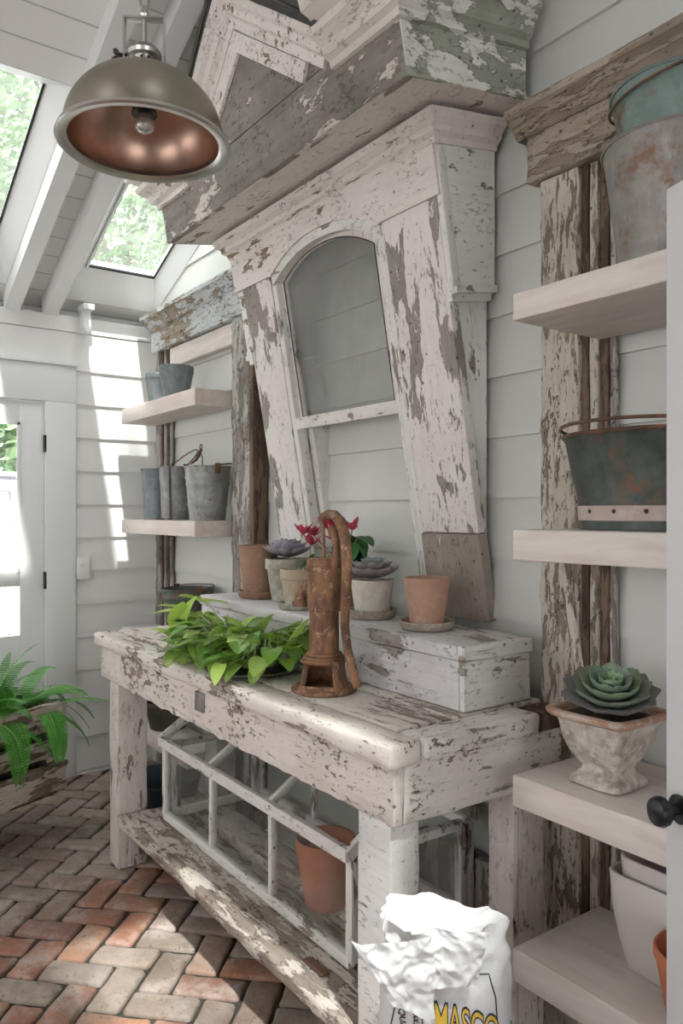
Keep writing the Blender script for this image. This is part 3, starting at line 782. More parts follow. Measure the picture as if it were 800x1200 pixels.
shelf('left-hand floating shelf carrying three galvanised buckets', -4.07, -3.15, 1.47, 1.38, .072, 'left-hand floating shelves')
shelf('left-hand floating shelf hidden behind the bench top, under a dark bucket', -4.07, -3.23, 1.47, .80, .07, 'left-hand floating shelves')
shelf('lowest left floating shelf, seen under the bench behind its far leg', -4.07, -3.23, 1.47, .32, .07, 'left-hand floating shelves')

# ---------------- bench
bn = thing('potting_bench', 'long chipped white potting bench with thick top, deep apron and slatted lower shelf', 'bench', (-2.235, 1.34, 0))
BX0, BX1, BY0, BY1, BT = -3.2, -1.265, 1.04, 1.635, .92
def topboard(y0, y1, x0=BX0 + .0, x1=BX1 - .09):
    wood('top_board', M['peel_top'], bn, x0, x1, y0, y1, BT - .05, BT, .006, .003, .05, 11, 1.4)
topboard(BY0 + .095, BY0 + .27); topboard(BY0 + .276, BY0 + .43); topboard(BY0 + .436, BY1)
# nosing along the front and right end
def nose(name, x0, x1, y0, y1, mat):
    m = MB(); m.rbox(x0, x1, y0, y1, BT - .055, BT, .015, .035, .0032, 16, R.random() * 30, chip=.8)
    return m.build(name, mat, bn, angle=80)
nose('front_nosing', BX0 - .012, BX1 + .004, BY0 - .004, BY0 + .093, M['peel_top'])
nose('end_nosing', BX1 - .088, BX1 + .006, BY0 + .095, BY1 - .11, M['peel_bench_y'])
wood('split_end_block', M['dark_wood'], bn, BX1 - .085, BX1 - .002, BY1 - .108, BY1, BT - .05, BT - .006, .006, .004)
wood('front_apron', M['peel_bench_x'], bn, BX0 + .015, BX1 - .012, BY0 + .022, BY0 + .05, .735, BT - .05, .004, .003, .03, 24, 2.0)
wood('end_apron', M['peel_bench_y'], bn, BX1 - .04, BX1 - .010, BY0 + .052, BY1 - .01, .735, BT - .05, .004, .004, .035, 16, 1.5)
wood('end_apron', M['peel_bench_y'], bn, BX0 + .015, BX0 + .045, BY0 + .052, BY1 - .01, .735, BT - .05, .004, .004, .05)
wood('back_apron', M['peel_bench_x'], bn, BX0 + .05, BX1 - .05, BY1 - .035, BY1 - .008, .735, BT - .05, .004, .003)
for (a, b, c, d, mt) in ((-3.085, -2.985, 1.066, 1.185, M['peel_bench_z']), (-1.42, -1.300, 1.072, 1.155, M['peel_leg_w']), (-1.385, -1.310, 1.50, 1.595, M['peel_bench_z']), (-3.11, -3.0, 1.50, 1.595, M['peel_bench_z'])):
    wood('leg', mt, bn, a, b, c, d, 0.001, .733 if c < 1.2 else .868, .003, .0016, .05, 12, 1.2)
wood('leg_cheek', M['peel_bench_z'], bn, -1.395, -1.310, 1.477, 1.498, 0.001, .733, .004, .002)
wood('lower_plank', M['plank'], bn, -2.98, -1.44, 1.055, 1.30, .178, .22, .012, .004, .03, 16, 1.2)
wood('lower_plank', M['plank'], bn, -3.0, -1.40, 1.335, 1.47, .182, .22, .008, .004, .05)
wood('cross_bearer', M['dark_wood'], bn, -3.05, -2.99, 1.19, 1.498, .12, .178, .004, .001)
wood('cross_bearer', M['dark_wood'], bn, -1.42, -1.36, 1.17, 1.474, .12, .178, .004, .001)
m = MB(); m.lathe([(0, 0), (.018, 0), (.018, .002), (0, .002)], 10)
m = MB(); m.rbox(-2.26, -2.20, BY0 + .014, BY0 + .024, .79, .85, .003, .02, .002, 20)
m.build('metal_patch', M['galv_old'], bn)

# ---------------- long box on the bench
bx = thing('wooden_box', 'long low lidded wooden box, whitewashed, at the back of the bench top', 'box', (-2.1, 1.478, BT))
QX0, QX1, QY0, QY1 = -2.84, -1.36, 1.355, 1.60
wood('front_board', M['peel_box'], bx, QX0, QX1 - .018, QY0, QY0 + .02, BT + .004, 1.048, .003, .0015)
wood('end_board', M['peel_boxend'], bx, QX1 - .017, QX1, QY0, QY1, BT + .004, 1.048, .003, .0015)
wood('end_board', M['peel_boxend'], bx, QX0, QX0 + .018, QY0 + .021, QY1 - .021, BT + .004, 1.048, .003, .0015)
wood('back_board', M['peel_box'], bx, QX0, QX1 - .018, QY1 - .02, QY1, BT + .004, 1.048, .003, .001)
wood('lid', M['peel_box'], bx, QX0 - .006, QX1 - .018, QY0 - .006, QY1 + .004, 1.050, 1.087, .005, .002, .05)
wood('lid_batten', M['peel_boxend'], bx, QX1 - .017, QX1 + .006, QY0 - .006, QY1 + .004, 1.050, 1.087, .004, .002)

# ---------------- pots
def pot_prof(h, rt_, rb, rim=.0, rimh=.0, th=.006, foot=0):
    p = [(0, 0), (rb - .003, 0), (rb, .003)]
    if rim:
        p += [(rb + (rt_ - rim - rb) * .5, (h - rimh) * .5), (rt_ - rim, h - rimh - .002), (rt_ - .001, h - rimh), (rt_, h - rimh + .003), (rt_, h - .003)]
    else: p += [(rb + (rt_ - rb) * .5, h * .5), (rt_, h - .003)]
    p += [(rt_ - .002, h), (rt_ - th, h), (rt_ - th - .001, h - .004), (rb + (rt_ - rb) * .7 - th, h * .62), (rb - th, .01), (0, .01)]
    return p
def flowerpot(label, loc, h, rt_, rb, mat, rim=.005, rimh=.02, soil=True, name='flower_pot', cat='pot', group=None, soilz=.018, jit=.008):
    t = thing(name, label, cat, loc, group, local=True)
    m = MB(); m.lathe(pot_prof(h, rt_, rb, rim, rimh), 48, jit=jit); m.build('pot', mat, t, angle=35)
    if soil:
        m = MB(); m.lathe([(0, h - soilz + .004), (rt_ * .5, h - soilz + .003), (rt_ - .010, h - soilz), (rt_ - .011, h - soilz - .01), (0, h - soilz - .01)], 30, jit=.02); m.build('soil', M['soil'], t)
    return t
def saucer(label, loc, r, h=.02, mat=None):
    m = MB(); m.lathe([(0, 0), (r * .86, 0), (r * .9, .002), (r, h - .003), (r - .002, h), (r - .007, h - .001), (r * .86 - .002, .007), (0, .006)], 44, c=loc, jit=.01)
    return one('plant_saucer', m, mat or M['saucer'], label, 'saucer', angle=35)
Tz = 1.0885; Sz = .0075
saucer('brown clay saucer under the tall brown pot, leftmost on the box', (-2.613, 1.49, Tz), .083, .028, M['terra_brown'])
flowerpot('tall straight brown terracotta pot at the left end of the box', (-2.613, 1.49, Tz + Sz), .195, .079, .062, M['terra_brown'], .003, .008, soil=True, soilz=.03)
succ1 = flowerpot('mossy grey clay pot holding a lilac succulent, behind the small tan pot', (-2.455, 1.525, Tz), .157, .085, .06, M['clay_grey'], .007, .038)
saucer('pale green-stained saucer under the small tan pot', (-2.235, 1.43, Tz), .072, .022, M['clay_grey'])
flowerpot('small tan clay pot with thick rim in front of the cyclamen', (-2.235, 1.43, Tz + Sz), .128, .063, .045, M['terra_pale'], .006, .034, soil=True)
cyc = flowerpot('brown clay pot of the red cyclamen, behind the rusty pump', (-2.115, 1.535, Tz), .125, .066, .048, M['terra_brown'], .005, .03)
saucer('clay saucer under the whitewashed pot, right of the pump', (-1.905, 1.495, Tz), .078, .028, M['saucer'])
succ2 = flowerpot('whitewashed clay pot with a grey succulent, right of the rusty pump', (-1.905, 1.495, Tz + Sz), .112, .068, .054, M['terra_white'], .0, .0)
saucer('thick grey clay saucer under the orange pot at the right end of the box', (-1.632, 1.478, Tz), .080, .024, M['saucer'])
flowerpot('plain orange-brown terracotta pot at the right end of the box', (-1.632, 1.478, Tz + Sz), .138, .066, .047, M['terra'], .0, .0, soil=False)

def leafmesh(m, base, dirv, up, length, width, col, col2=None, curl=.2, fold=.25, thick=0, n=6, tip=1.0, heart=False):
    d = Vector(dirv).normalized(); up = Vector(up); s_ = d.cross(up).normalized(); u = s_.cross(d).normalized()
    vs_ = []; cols = []; rows = []
    for i in range(n + 1):
        t = i / n
        if heart: w = max(0, math.sin(PI * min(1, (t * .88 + .12)) ** .70)) ** .62 * width / 2
        else: w = math.sin(PI * t ** tip) * width / 2 if 0 < t < 1 else .0005
        w = max(w, .0006)
        c = Vector(base) + d * length * t * (1 - curl * .15 * t) - u * (curl * length * t * t)
        rows.append((c, w))
        for k in (-1, -.5, 0, .5, 1):
            vs_.append(c + s_ * w * k + u * (abs(k) ** 1.3 * w * fold))
            q = t if col2 else 0
            cols.append(tuple(a + (b - a) * q for a, b in zip(col, col2 or col)))
    fs = [(i * 5 + k, i * 5 + k + 1, (i + 1) * 5 + k + 1, (i + 1) * 5 + k) for i in range(n) for k in range(4)]
    b = len(m.v); m.add(vs_, fs)
    for i, c in enumerate(cols): m.c[b + i] = c
def fatleaf(m, base, dirv, length, width, thick, col, col2, n=6, tipw=.7):
    d = Vector(dirv).normalized(); s_ = d.cross(Vector((0, 0, 1))).normalized()
    if s_.length < .1: s_ = Vector((1, 0, 0))
    u = s_.cross(d).normalized(); seg = 8; vs_ = []; cs = []
    for i in range(n + 1):
        t = i / n
        prof = [.35, .55, .78, .95, 1.0, .75, .06][i]
        c = Vector(base) + d * length * t + u * length * .22 * t * t
        for k in range(seg):
            a = 2 * PI * k / seg
            vs_.append(c + s_ * math.cos(a) * width / 2 * prof + u * (math.sin(a) * thick / 2 * (prof ** .5) + (abs(math.cos(a)) ** 2) * width * .10 * prof))
            cs.append(tuple(p + (q - p) * t for p, q in zip(col, col2)))
    fs = [(i * seg + k, i * seg + (k + 1) % seg, (i + 1) * seg + (k + 1) % seg, (i + 1) * seg + k) for i in range(n) for k in range(seg)]
    fs += [tuple(range(seg)), tuple(n * seg + k for k in range(seg))]
    b = len(m.v); m.add(vs_, fs)
    for i, c in enumerate(cs): m.c[b + i] = c
def rosette(parent, c, r, rings, cin, cout, ctip, tilt=(0, 0), name='succulent_rosette', squash=1.0, wf=.62):
    m = MB(); N_ = rings
    for q in range(N_):
        f = q / (N_ - 1); fc_ = f ** 2.4
        el = rad(8 + 72 * f ** 1.2) * squash; ln = r * (1 - .72 * f); cnt = 9 if f < .7 else 5
        for k in range(cnt):
            a = 2 * PI * (k + .5 * (q % 2)) / cnt + q * .37 + R.uniform(-.07, .07)
            dv = Vector((math.cos(a) * math.cos(el), math.sin(a) * math.cos(el), math.sin(el) + .02))
            co = tuple(x + (y - x) * fc_ for x, y in zip(cout, cin))
            v = R.uniform(.85, 1.15); co = tuple(min(1, x * v) for x in co)
            tp = tuple(x + (y - x) * f for x, y in zip(ctip, cin))
            fatleaf(m, (0, 0, .015 * f + r * .12 * f), dv, ln * R.uniform(.92, 1.05), ln * wf + .004, ln * .10 + .002, tuple(a_ * .92 + b_ * .08 for a_, b_ in zip(co, cin)), tp if f < .5 else co)
    m.xf(Matrix.Translation(c) @ Matrix.Rotation(tilt[0], 4, 'X') @ Matrix.Rotation(tilt[1], 4, 'Y'))
    o = m.build(name, M['succ'], parent, angle=80); return o
rosette(succ1, (0, 0, .165), .10, 6, (.30, .32, .36), (.25, .26, .30), (.36, .33, .38))
rosette(succ2, (.0, 0, .118), .095, 5, (.27, .31, .30), (.23, .26, .27), (.36, .30, .31))

# cyclamen
for grp in range(1):
    ml, ms, mf = MB(), MB(), MB()
    for k in range(26):
        a = R.uniform(0, 2 * PI); rr = R.uniform(.0, .09); hz = R.uniform(.15, .25)
        p = Vector((rr * math.cos(a), rr * math.sin(a), hz)); dv = Vector((math.cos(a), math.sin(a), R.uniform(-.7, .2)))
        ms.tube([(0, 0, .11), p * .6 + Vector((0, 0, .05)), p], .0018, 5)
        g = R.uniform(.7, 1.3); leafmesh(ml, p, dv, (0, 0, 1), R.uniform(.06, .085), .065, (.05 * g, .14 * g, .05 * g), (.05 * g, .20 * g, .06 * g), .5, .15, heart=True)
    for k in range(7):   # brighter lower left leaves
        p = Vector((-.075 + R.uniform(-.02, .02), -.03 + R.uniform(-.04, .02), R.uniform(.12, .19)))
        leafmesh(ml, p, (-.6, -.5, -.8 + R.uniform(-.3, .5)), (0, 0, 1), .07, .05, (.10, .30, .05), (.16, .40, .08), .3, .2, heart=True)
    for (fx, fz, fy) in ((-.150, .245, -.02), (-.12, .215, -.05), (-.155, .25, -.06), (-.075, .265, .0), (-.055, .29, .0), (-.04, .28, -.04), (.02, .255, -.05), (.05, .27, .0), (.035, .235, -.06)):
        p = Vector((fx, fy, fz))
        ms.tube([(0, 0, .11), Vector((fx * .4, fy * .4, .19)), p], .002, 5)
        mf = MB()
        for q in range(6):
            a = 2 * PI * q / 6 + R.random(); dv = Vector((math.cos(a) * .8, math.sin(a) * .8, R.uniform(.2, .9)))
            g = R.uniform(.75, 1.25); leafmesh(mf, p, dv, (0, 0, 1), R.uniform(.038, .055), .026, (.50 * g, .03 * g, .07 * g), (.62 * g, .10 * g, .17 * g), -.2, .3, n=4)
        mf.build('flower', M['petal'], cyc)
    ml.build('foliage', M['leaf'], cyc); ms.build('flower_stems', M['stem_red'], cyc)

# ---------------- rusty hand pump
px_, py_ = -1.772, 1.22
pp = thing('hand_water_pump', 'rusty cast iron hand water pump with curved handle standing on the bench', 'pump', (px_, py_, BT + .0), local=True)
pz_ = lambda z: z - BT
m = MB(); m.lathe([(0, 0), (.088, 0), (.092, .003), (.092, .010), (.086, .014), (.05, .016), (0, .016)], 40, jit=.03)
for k in range(4):
    a = PI / 4 + k * PI / 2; m.lathe([(0, 0), (.006, 0), (.006, .003), (0, .003)], 8, c=(.074 * math.cos(a), .074 * math.sin(a), .015))
m.build('base_flange', M['rust'], pp)
# square housing with an arched window: four flared walls, open front
m = MB()
def ring(z, a, r=.3):
    pts = []
    for i in range(40):
        t = 2 * PI * i / 40; c, s_ = math.cos(t), math.sin(t)
        e = 2 / 5; pts.append((a * math.copysign(abs(c) ** e, c), a * math.copysign(abs(s_) ** e, s_), z))
    return pts
def shell(m, levels, hole):
    vs_ = []; 
    for z, a in levels: vs_ += ring(z, a)
    for z, a in levels: vs_ += ring(z, a - .008)
    n = len(levels); fs = []
    for L_ in (0, n):
        for j in range(n - 1):
            for i in range(40):
                zc = (levels[j][0] + levels[j + 1][0]) / 2
                if hole(i, zc): continue
                k = (i + 1) % 40; fs.append(((L_ + j) * 40 + i, (L_ + j) * 40 + k, (L_ + j + 1) * 40 + k, (L_ + j + 1) * 40 + i))
    for j in range(n - 1):
        zc = (levels[j][0] + levels[j + 1][0]) / 2
        for i in range(40):
            if hole(i, zc) and not hole((i - 1) % 40, zc): fs.append((j * 40 + i, (j + 1) * 40 + i, (n + j + 1) * 40 + i, (n + j) * 40 + i))
            if hole(i, zc) and not hole((i + 1) % 40, zc):
                k = (i + 1) % 40; fs.append((j * 40 + k, (j + 1) * 40 + k, (n + j + 1) * 40 + k, (n + j) * 40 + k))
    for i in range(40):
        k = (i + 1) % 40
        for j in range(n):
            zl = (levels[j][0] + levels[j - 1][0]) / 2 if j > 0 else None; zh = (levels[j][0] + levels[j + 1][0]) / 2 if j < n - 1 else None
            a_ = zl is not None and hole(i, zl); b_ = zh is not None and hole(i, zh)
            if a_ != b_ or j in (0, n - 1): fs.append((j * 40 + i, j * 40 + k, (n + j) * 40 + k, (n + j) * 40 + i))
    m.add(vs_, fs)
shell(m, [(.014, .064), (.022, .060), (.03, .057), (.06, .053), (.072, .052), (.08, .053), (.086, .058), (.092, .058)], lambda i, z: (i % 40 in (26, 27, 28, 29, 30, 31, 32, 33)) and .022 < z < .079)
m.xf(Matrix.Rotation(rad(38), 4, 'Z'))
m.lathe([(0, .090), (.058, .090), (.06, .094), (.058, .098), (.046, .100), (.044, .102)], 40)
m.build('base_housing', M['rust'], pp, angle=50)
m = MB(); m.lathe([(.0, .098), (.047, .098), (.052, .102), (.05, .107), (.0415, .112), (.041, .225), (.046, .228), (.047, .24), (.0475, .335), (.045, .338), (0, .338)], 44); m.build('barrel', M['rust'], pp, angle=35)
m = MB(); m.lathe([(0, .336), (.052, .336), (.054, .340), (.054, .348), (.050, .352), (.050, .366), (.044, .372), (.018, .374), (0, .374)], 40); m.build('cap', M['rust'], pp, angle=35)
m = MB(); m.tube([(-.038, 0, .285), (-.06, -.002, .284), (-.085, -.006, .276), (-.098, -.008, .258), (-.100, -.009, .235)], [.026, .025, .024, .023, .024], 20)
m.tube([(-.100, -.009, .240), (-.100, -.009, .228)], .029, 20); m.build('spout', M['rust'], pp, angle=50)
m = MB(); m.tube([(.04, 0, .345), (.055, 0, .36), (.06, 0, .40), (.052, 0, .44), (.038, 0, .455)], [.012, .012, .011, .012, .014], 12)
m.build('fulcrum_bracket', M['rust'], pp)
m = MB(); m.tube([(-.0, 0, .37), (-.004, 0, .47)], .0045, 8); m.build('piston_rod', M['rust'], pp)
m = MB(); H_ = [(-.012, 0, .472), (.0, 0, .485), (.025, 0, .494), (.055, 0, .492), (.085, 0, .472), (.104, 0, .435), (.114, 0, .38), (.113, 0, .32), (.106, 0, .25), (.104, 0, .19), (.116, 0, .13), (.140, 0, .08), (.162, 0, .04)]
m.tube([(x, y - .004, z) for x, y, z in H_], [.010, .013, .013, .014, .015, .015, .0145, .014, .013, .012, .012, .0125, .012], 14, sq=1.0)
m.build('handle', M['rust'], pp)

# ---------------- pan with pothos
pn = thing('metal_pan', 'round green-grey metal pan set on the bench holding the trailing pothos', 'pan', (-2.12, 1.185, BT + .003), local=True)
m = MB(); m.lathe([(0, 0), (.12, 0), (.14, .008), (.148, .010), (.148, .014), (.14, .013), (.12, .005), (0, .005)], 48); m.build('pan', M['galv_green'], pn, angle=40)
m = MB(); m.lathe([(0, .007), (.12, .006), (.126, .010), (.09, .018), (0, .024)], 30, jit=.06); m.build('soil', M['soil'], pn)
po = thing('pothos_plant', 'bright yellow-green trailing pothos spilling over the front of the bench', 'plant', (-2.12, 1.185, BT + .03), local=True)
ml, ms = MB(), MB()
rt3 = Vector((.5855, .8107, 0)); tw = Vector((.8107, -.5855, 0))
def poth(p, dv, L_, g=1, yel=.5, mb=None):
    c1 = (.13 * g, .38 * g, .05 * g); c2 = (.44 * g, .62 * g, .11 * g)
    c = tuple(a + (b - a) * yel for a, b in zip(c1, c2))
    leafmesh(mb or ml, p, dv, (0, 0, 1), L_ * 1.15, L_ * .88, c, tuple(x * 1.1 for x in c), R.uniform(.1, .45), .22, n=7, heart=True)
for k in range(135):
    a = R.uniform(0, 2 * PI); rr = abs(R.gauss(0, .12)); 
    p = Vector((min(.17, max(-.36, math.cos(a) * rr * 1.9 - .07)), math.sin(a) * min(rr, .13), R.uniform(.01, .10)))
    p.y = max(-.13, min(.12, p.y))
    if (p - Vector((.33, .03, p.z))).length < .16: p.x -= .12
    dv = Vector((math.cos(a) + R.uniform(-.5, .5), math.sin(a) - .4 + R.uniform(-.5, .5), R.uniform(-.6, .8)))
    ms.tube([(p.x * .5, p.y * .4, -.005), (p.x * .8, p.y * .7, p.z * .9 + .02), p], .0022, 5)
    poth(p, dv, R.uniform(.055, .085), R.uniform(.6, 1.15), R.uniform(0, .8))
# long runners to the left, and an upright leaf right
for (q, zt2, nlf) in (((-.47, -.07), .055, 6), ((-.55, -.02), .10, 5), ((-.42, -.12), .02, 6), ((-.50, .05), .14, 3)):
    P0 = Vector((-.1, -.02, .02)); P3 = Vector((q[0], q[1], zt2)); prev = []
    for i in range(9):
        t = i / 8; v = P0.lerp(P3, t); v.z += math.sin(PI * t) * .05; prev.append(v)
    ms.tube(prev, .0026, 6)
    for i in range(nlf):
        v = prev[8 - i]; poth(v, (R.uniform(-1, .2), R.uniform(-1, .6), R.uniform(-.5, .6)), R.uniform(.065, .09), 1.1, .9)
for k in range(46):
    p = Vector((R.uniform(-.30, .13), R.uniform(-.15, -.04), R.uniform(.01, .055)))
    ms.tube([(p.x * .6, p.y * .3, -.005), (p.x * .9, p.y * .8, p.z + .015), p], .002, 5)
    poth(p, (R.uniform(-.8, .8), R.uniform(-1, .1), R.uniform(-.5, .3)), R.uniform(.05, .075), R.uniform(.6, 1.15), R.uniform(0, .9))
ms.tube([(.1, 0, .0), (.13, .03, .03), (.155, .05, .06)], .002, 5); poth(Vector((.155, .05, .055)), (.35, .25, 1), .10, 1.15, .95)
ms.tube([(-.35, -.1, .04), (-.33, -.135, .0), (-.25, -.14, -.008), (-.18, -.13, .0)], .0022, 5)
ms.build('stems', M['stem'], po); ml.build('leaves', M['pothos'], po)

# ---------------- buckets
def bucket(label, loc, h, rt_, rb, mat, bands=(.78, .3), handle='down', name='bucket', hm=None, hang=0, ears=True, group=None, rot=0):
    t = thing(name, label, 'bucket', loc, group, local=True, rot=(0, 0, rot) if rot else None)
    p = [(0, .006), (rb - .004, .006), (rb - .001, 0), (rb + .001, 0)]
    for i in range(1, 24):
        f = i / 24; r = rb + (rt_ - rb) * f; b_ = 0
        for q in bands:
            if abs(f - q) < .025: b_ = .004
        p.append((r + b_, h * f))
    p += [(rt_, h - .004), (rt_ + .003, h - .005), (rt_ + .005, h - .002), (rt_ + .003, h + .001), (rt_, h), (rt_ - .003, h - .003), (rb - .003, .012), (0, .012)]
    m = MB(); m.lathe(p, 56, jit=.012); m.build('body', mat, t, angle=50)
    hm = hm or M['rustmetal']
    if ears:
        for s_ in (-1, 1):
            m = MB(); m.rbox(s_ * (rt_ + .002) - .004, s_ * (rt_ + .002) + .004, -.014, .014, h - .035, h + .012, .003, .02)
            m.build('handle_ear', hm, t)
    if handle:
        m = MB(); pts = []
        for i in range(25):
            a = PI * i / 24; x = math.cos(a) * (rt_ + .008); q = math.sin(a) * rt_ * 1.05
            if handle == 'up': pts.append((x, 0, h + q))
            elif handle == 'back': pts.append((x, q * .98, h + .004 + q * hang))
            else: pts.append((x, -q * .98, h + .006 + q * hang))
        m.tube(pts, .003, 7); m.build('handle', hm, t)
    return t
bucket('right galvanised bucket on the left middle shelf, with bail handle and two ribs', (-3.272, 1.592, 1.3815), .25, .106, .082, M['galv_pale'], (.78, .68, .3), 'back', hang=.12)
cb = bucket('middle galvanised bucket on the left shelf, with rusty chain down its side', (-3.60, 1.59, 1.3815), .262, .094, .08, M['galv'], (.8,), 'back', hang=.9)
bucket('blue-grey bucket at the far end of the left middle shelf', (-3.835, 1.58, 1.3815), .262, .085, .07, M['galv_blue'], (), None, ears=False)
m = MB(); cx_, cy_ = -3.562, 1.502
for i in range(22):
    z = 1.645 - i * .0115; a = i * 1.57
    px2 = cx_ + .002 * math.sin(i * .9); pts = []
    rr = .095 - (.014 * (1.645 - z) / .26) + .006
    bx_, by_ = -3.60 + rr * math.cos(rad(-48)), 1.59 + rr * math.sin(rad(-48))
    for k in range(10):
        t = 2 * PI * k / 10; e1, e2 = math.cos(t) * .0045, math.sin(t) * .0085
        dirx = Vector((math.sin(rad(48)), math.cos(rad(48)), 0)) if i % 2 else Vector((math.cos(rad(-48)), math.sin(rad(-48)), 0))
        pts.append(Vector((bx_, by_, z)) + dirx * e1 + Vector((0, 0, e2)))
    m.tube(pts, .0018, 5, closed=True)
for i in range(14):
    a = rad(-48) + R.uniform(-2.0, .1) ; rr = .092 + R.uniform(.0, .01); c_ = Vector((-3.60 + rr * math.cos(a), max(1.485, 1.59 + rr * math.sin(a)), 1.386)); pts = []
    for k in range(10):
        t = 2 * PI * k / 10; pts.append(c_ + Vector((math.cos(t + a) * .008, math.sin(t + a) * .006, .002 * math.sin(2 * t))))
    m.tube(pts, .0018, 5, closed=True)
one('rusty_chain', m, M['chain'], 'thin rusty chain hanging down the front of the middle bucket', 'chain')
# hook with ring above the buckets
m = MB(); hx = -3.40
m.tube([(hx + .03 * math.cos(t) * .4, 1.62, 1.735 + .012 * math.sin(t)) for t in [i * PI / 6 for i in range(12)]], .0028, 6, closed=True)
m.tube([(hx + .003, 1.62, 1.722), (hx - .02, 1.62, 1.70), (hx - .03, 1.61, 1.675), (hx - .07, 1.60, 1.655)], [.007, .010, .008, .004], 7)
m.tube([(hx, 1.62, 1.70), (hx + .035, 1.61, 1.685), (hx + .055, 1.60, 1.66), (hx + .06, 1.60, 1.628)], .003, 6)
one('bail_wire', m, M['rustmetal'], 'twisted wire hook with a ring between the middle and right buckets', 'wire hook')
bucket('old dark bucket with raised rim standing behind the bench top at far left', (-3.455, 1.575, .8015), .25, .125, .088, M['galv_dark'], (.85,), 'back', hang=.04)
flowerpot('right small grey zinc pot on the top left shelf', (-3.575, 1.57, 1.9765), .165, .085, .058, M['galv_blue'], .003, .035, soil=False, jit=.005, name='zinc_pot')
flowerpot('smaller grey zinc pot at far left of the top left shelf', (-3.80, 1.565, 1.9765), .16, .064, .045, M['galv_blue'], .003, .03, soil=False, jit=.005, name='zinc_pot')
flowerpot('dark old pot on the lowest left shelf, seen under the bench', (-3.70, 1.58, .3215), .14, .12, .09, M['potdark'], .003, .02, soil=False)
m = MB(); m.lathe([(0, .0), (.15, 0), (.155, .004), (.198, .235), (.205, .24), (.203, .246), (.192, .244), (.15, .02), (0, .015)], 50, c=(0, 0, 0)); m.xf(Matrix.Translation((-3.25, 1.36, .002)) @ Matrix.Diagonal((.84, .84, .98, 1))); one('blue_tub', m, M['bluetub'], 'wide blue-black tub on the floor behind the far bench leg', 'tub', angle=35)

# right side containers
bucket('big rusty galvanised pail on the top right shelf', (-.895, 1.515, 1.9215), .262, .148, .112, M['galv_old'], (.06,), 'back', name='pail', hang=-.0, rot=.3)
t2 = bucket('green-grey pail nested inside the big rusty pail, with wire bail', (-.885, 1.515, 2.035), .262, .138, .100, M['galv_green'], (), 'down', name='pail', hang=-.25, rot=-.5)
# tub with patched band
t = thing('oval_tub', 'dark mottled metal tub with pink patched base band on the right middle shelf', 'tub', (-.975, 1.532, 1.3815), local=True)
m = MB(); m.lathe([(0, .01), (.142, .01), (.146, 0), (.149, 0), (.150, .05), (.170, .13), (.184, .195), (.188, .20), (.186, .206), (.181, .203), (.145, .06), (.14, .016), (0, .016)], 60, jit=.01)
for v in m.v: v.y *= .84
m.build('body', M['tub'], t, angle=40)
m = MB(); seg = 60
for (z0, z1, a0, a1, mt) in ((.020, .052, 3.4, 5.55, 0),):
    for i in range(seg):
        a, b = a0 + (a1 - a0) * i / seg, a0 + (a1 - a0) * (i + 1) / seg
        r0, r1 = .1525, .1535
        q = [(r0 * math.cos(a), r0 * math.sin(a) * .84 - .001, z0), (r0 * math.cos(b), r0 * math.sin(b) * .84 - .001, z0), (r1 * math.cos(b), r1 * math.sin(b) * .84 - .001, z1), (r1 * math.cos(a), r1 * math.sin(a) * .84 - .001, z1)]
        q2 = [(x * .985, y * .985, z) for x, y, z in q]
        m.add(q + q2, [(0, 1, 2, 3), (7, 6, 5, 4), (0, 4, 5, 1), (3, 2, 6, 7)])
m.build('patched_band', terra('pink_patch', (.50, .40, .36), (.42, .33, .30), .3, (.58, .52, .48)), t, smooth=False)
m = MB(); m.tube([(.188 * math.cos(a), .188 * math.sin(a) * .84, .208) for a in [i * PI / 30 for i in range(60)]], .005, 7, closed=True); m.build('rolled_rim', M['rustmetal'], t)
m = MB(); m.tube([(.19 * math.cos(a), .19 * math.sin(a) * .9, .214 + .016 * abs(math.sin(a)) ** .5) for a in [PI + i * PI / 30 for i in range(31)]], .004, 7); m.build('handle', M['rustmetal'], t)
m = MB()
for a in (4.3, 4.75, 5.2):
    m = MB(); m.lathe([(0, 0), (.005, 0), (.003, .003), (0, .0035)], 8); m.xf(Matrix.Translation((.1525 * math.cos(a), .1525 * math.sin(a) * .84 - .002, .04)) @ Matrix.Rotation(a, 4, 'Z') @ Matrix.Rotation(PI / 2, 4, 'Y'), len(m.v) - 32)
    m.build('rivet', M['iron'], t)

# urn
ur = thing('square_urn', 'square footed urn crusted white with clay rim, on the shelf beside the bench', 'urn', (-1.035, 1.477, .8185), local=True)
def sqlathe(m, prof, e=6, seg=48, mi=None):
    vs_ = []
    for (a, z) in prof:
        for i in range(seg):
            t = 2 * PI * (i + .5) / seg; c, s_ = math.cos(t), math.sin(t); k = (abs(c) ** e + abs(s_) ** e) ** (-1 / e)
            v = Vector((a * c * k, a * s_ * k, z)); v += noise.noise_vector((v + Vector((3, 1, 2))) * 22) * .0022; vs_.append(v)
    n = len(prof); fs = [(j * seg + i, j * seg + (i + 1) % seg, (j + 1) * seg + (i + 1) % seg, (j + 1) * seg + i) for j in range(n - 1) for i in range(seg)]
    fs += [tuple(range(seg - 1, -1, -1)), tuple((n - 1) * seg + i for i in range(seg))]
    m.add(vs_, fs)
m = MB(); sqlathe(m, [(.058, 0), (.064, .003), (.064, .014), (.056, .022), (.045, .032), (.042, .04), (.050, .052), (.064, .072), (.075, .10), (.082, .135), (.086, .145)], 9); m.build('bowl', M['urn'], ur, angle=60)
m = MB(); sqlathe(m, [(.084, .144), (.096, .150), (.104, .158), (.104, .164), (.098, .167), (.088, .166), (.082, .158), (.080, .146), (.06, .146)], 9); m.build('rim', M['urn_rim'], ur, angle=60)
